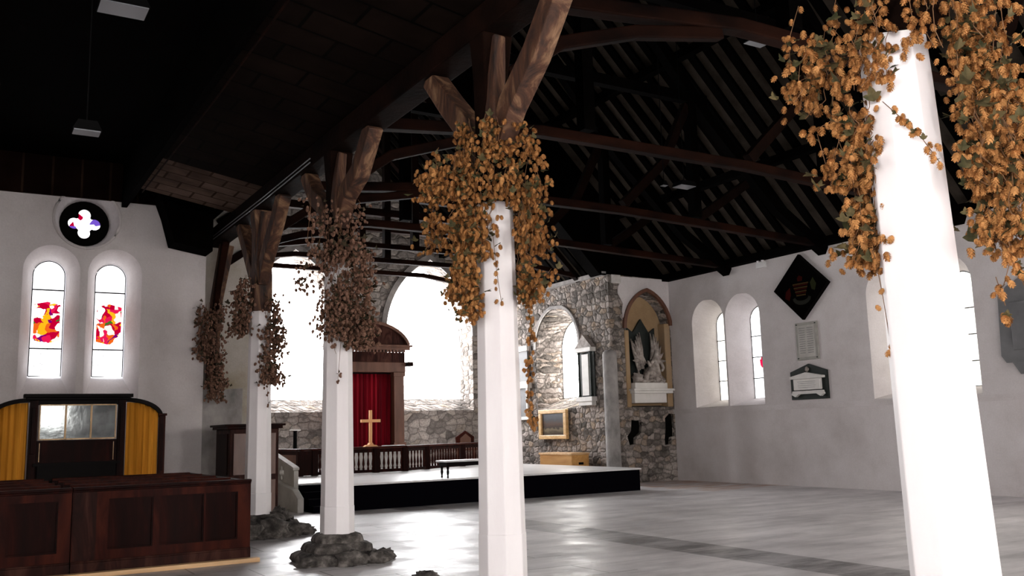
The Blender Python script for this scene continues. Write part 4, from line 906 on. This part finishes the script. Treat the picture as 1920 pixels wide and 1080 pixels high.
screen(-3.5, 1.275, [(-3.3, -2.75), (-2.6, -2.0), (-1.85, -1.25), (-1.1, -.5), (-.3, .42), (.58, 1.13)], 'left length of panelled mahogany pew front, in the bottom left corner')
screen(1.285, 3.47, [(1.70, 2.23), (2.31, 2.86), (2.88, 3.30)], 'right length of panelled mahogany pew front, with a worn upright board', (1.30, 1.56))
sd = thing('panelled_partition', 'narrow mahogany partition closing the pew ends beside the far pillar', 'partition', (3.47, 14.6, 0))
MB().box((3.43, PY+.05, 0), (3.47, 16.9, 1.02)).build('panel', 'mahogany', sd); MB().box((3.41, PY+.09, 1.02), (3.50, 16.9, 1.055)).build('top_rail', 'mahogany', sd, .005)
tag(MB().box((-3.5, PY-.17, 0), (3.56, PY-.035, .055)).build('floor_batten', 'pine', bevel=.004), 'pale new pine batten on the floor along the foot of the pew front', 'batten')
def pew(x0, x1, y, lab):
    r = thing('pew', lab, 'pew', ((x0+x1)/2, y, 0), 'mahogany box pews behind the panelled front')
    MB().box((x0, y, .0), (x1, y+.04, 1.04)).build('backrest', 'mahogany', r)
    MB().box((x0, y-.03, 1.04), (x1, y+.07, 1.075)).build('top_rail', 'mahogany_red', r, .006)
    MB().box((x0, y+.04, .42), (x1, y+.42, .46)).build('seat', 'mahogany', r)
    for x in (x0, x1-.035): MB().box((x, y+.04, 0), (x+.035, y+.5, .42)).build('bench_end', 'mahogany', r)
    return r
rows = [('first', 13.62), ('second', 14.5), ('third', 15.4), ('fourth', 16.3)]
pa_, pb_ = None, None
for nm, y in rows:
    la = 'left-hand mahogany pew bench, %s row behind the panelled front' % nm; lb = 'right-hand mahogany pew bench, %s row behind the panelled front' % nm
    if pa_ is None: pa_ = pew(-3.5, 1.22, y, la); pb_ = pew(1.34, 3.41, y, lb)
    else: dup(pa_, (pa_.location.x, y, 0), la); dup(pb_, (pb_.location.x, y, 0), lb)

# ------------------------------------------------ curtained screen with leaded glass
Y0 = 17.05
cs = thing('curtained_screen', 'dark arched wooden screen with leaded glass lights and orange curtains below the lancets', 'screen', (1.75, Y0, 0))
for x in (1.02, 2.36): MB().box((x, Y0-.03, 0), (x+.12, Y0+.08, 2.32)).box((x+.03, Y0-.05, 1.45), (x+.09, Y0-.03, 2.2)).build('post', 'mahogany', cs, .006)
MB().box((.96, Y0-.08, 2.32), (2.54, Y0+.12, 2.36)).box((.92, Y0-.11, 2.36), (2.58, Y0+.14, 2.42)).build('cornice', 'ebony', cs, .006)
MB().box((1.14, Y0, 2.24), (2.36, Y0+.05, 2.32)).build('head_rail', 'ebony', cs)
MB().box((1.14, Y0, 0), (2.36, Y0+.05, 1.66)).build('lower_panel', 'mahogany', cs)
MB().box((1.10, Y0-.14, 1.25), (2.40, Y0, 1.30)).box((1.16, Y0-.1, 1.0), (2.34, Y0, 1.25)).build('ledge', 'ebony', cs)
for x in (1.18, 2.30): MB().box((x, Y0-.01, 1.32), (x+.01, Y0, 1.62)).build('inlay', 'gold', cs)
def mirror():
    mt, nt, b = nodes('old dark leaded glass'); v = coords(nt)
    nt.links.new(ramp(nt, noise(nt, v, 3, 5), [(.4, (.07, .08, .08)), (.7, (.22, .24, .24))]), b.inputs['Base Color'])
    b.inputs['Roughness'].default_value = .08; b.inputs['Metallic'].default_value = .55; bump(nt, b, noise(nt, v, 5, 3), .05, .02); return mt
MG = mirror()
for i in range(3):
    a = 1.175+i*.388; ll = MB().box((a, Y0+.01, 1.69), (a+.375, Y0+.02, 2.23)).build('leaded_light', MG, cs)
    b = a+.375; fr = MB()
    for q in (((a, 1.67), (b, 1.69)), ((a, 2.23), (b, 2.25)), ((a-.008, 1.67), (a+.008, 2.25)), ((b-.008, 1.67), (b+.008, 2.25))): fr.box((q[0][0], Y0-.01, q[0][1]), (q[1][0], Y0+.03, q[1][1]))
    fr.build('glazing_frame', 'gold', ll)
def curve(s, n=12):
    cx = 1.75; return [(cx+s*(.73+.58*math.sin(PI/2*t/n)), Y0+.03, 2.02+.30*math.cos(PI/2*t/n)) for t in range(n+1)]
for s in (1, -1):
    MB().sweep(curve(s), (.09, .07)).build('curved_rail', 'ebony', cs, .006)
    x = 1.75+s*1.33
    MB().box((x-.05, Y0-.03, 0), (x+.05, Y0+.09, 2.04)).box((x-.07, Y0-.05, 2.04), (x+.07, Y0+.11, 2.08)).build('end_post', 'mahogany_red', cs, .006)
    MB().box((x-.02, Y0-.045, 1.1), (x+.02, Y0-.03, 1.9)).build('post_moulding', 'mahogany', cs)
ztop = lambda x: 2.0+.28*math.sqrt(max(0, 1-((abs(x-1.75)-.73)/.62)**2))
curtain('curtain', 'orange', 2.50, 3.02, Y0+.04, .05, ztop, 5, .025, 3, 'orange curtain filling the right wing of the dark arched screen')
curtain('curtain', 'orange', .47, 1.0, Y0+.04, .05, ztop, 5, .025, 5, 'orange curtain filling the left wing of the dark arched screen')
# pulpit-like desk by the stone stub
pu = thing('reading_desk', 'tall brown panelled reading desk between the pews and the far pillar', 'desk', (4.75, 17.6, 0))
MB().box((4.30, 17.25, 0), (5.2, 18.3, 1.78)).build('body', 'mahogany_worn', pu, .01)
MB().box((4.36, 17.22, .95), (5.14, 17.25, 1.70)).build('front_panel', 'walnut', pu, .006); MB().box((4.36, 17.22, .2), (5.14, 17.25, .85)).build('front_panel', 'walnut', pu, .006)
MB().box((4.28, 17.38, .95), (4.30, 18.2, 1.70)).build('side_panel', 'mahogany', pu, .006)
MB().box((4.24, 17.19, 1.78), (5.26, 18.36, 1.83)).box((4.20, 17.15, 1.83), (5.30, 18.40, 1.87)).build('cornice', 'mahogany', pu, .006)
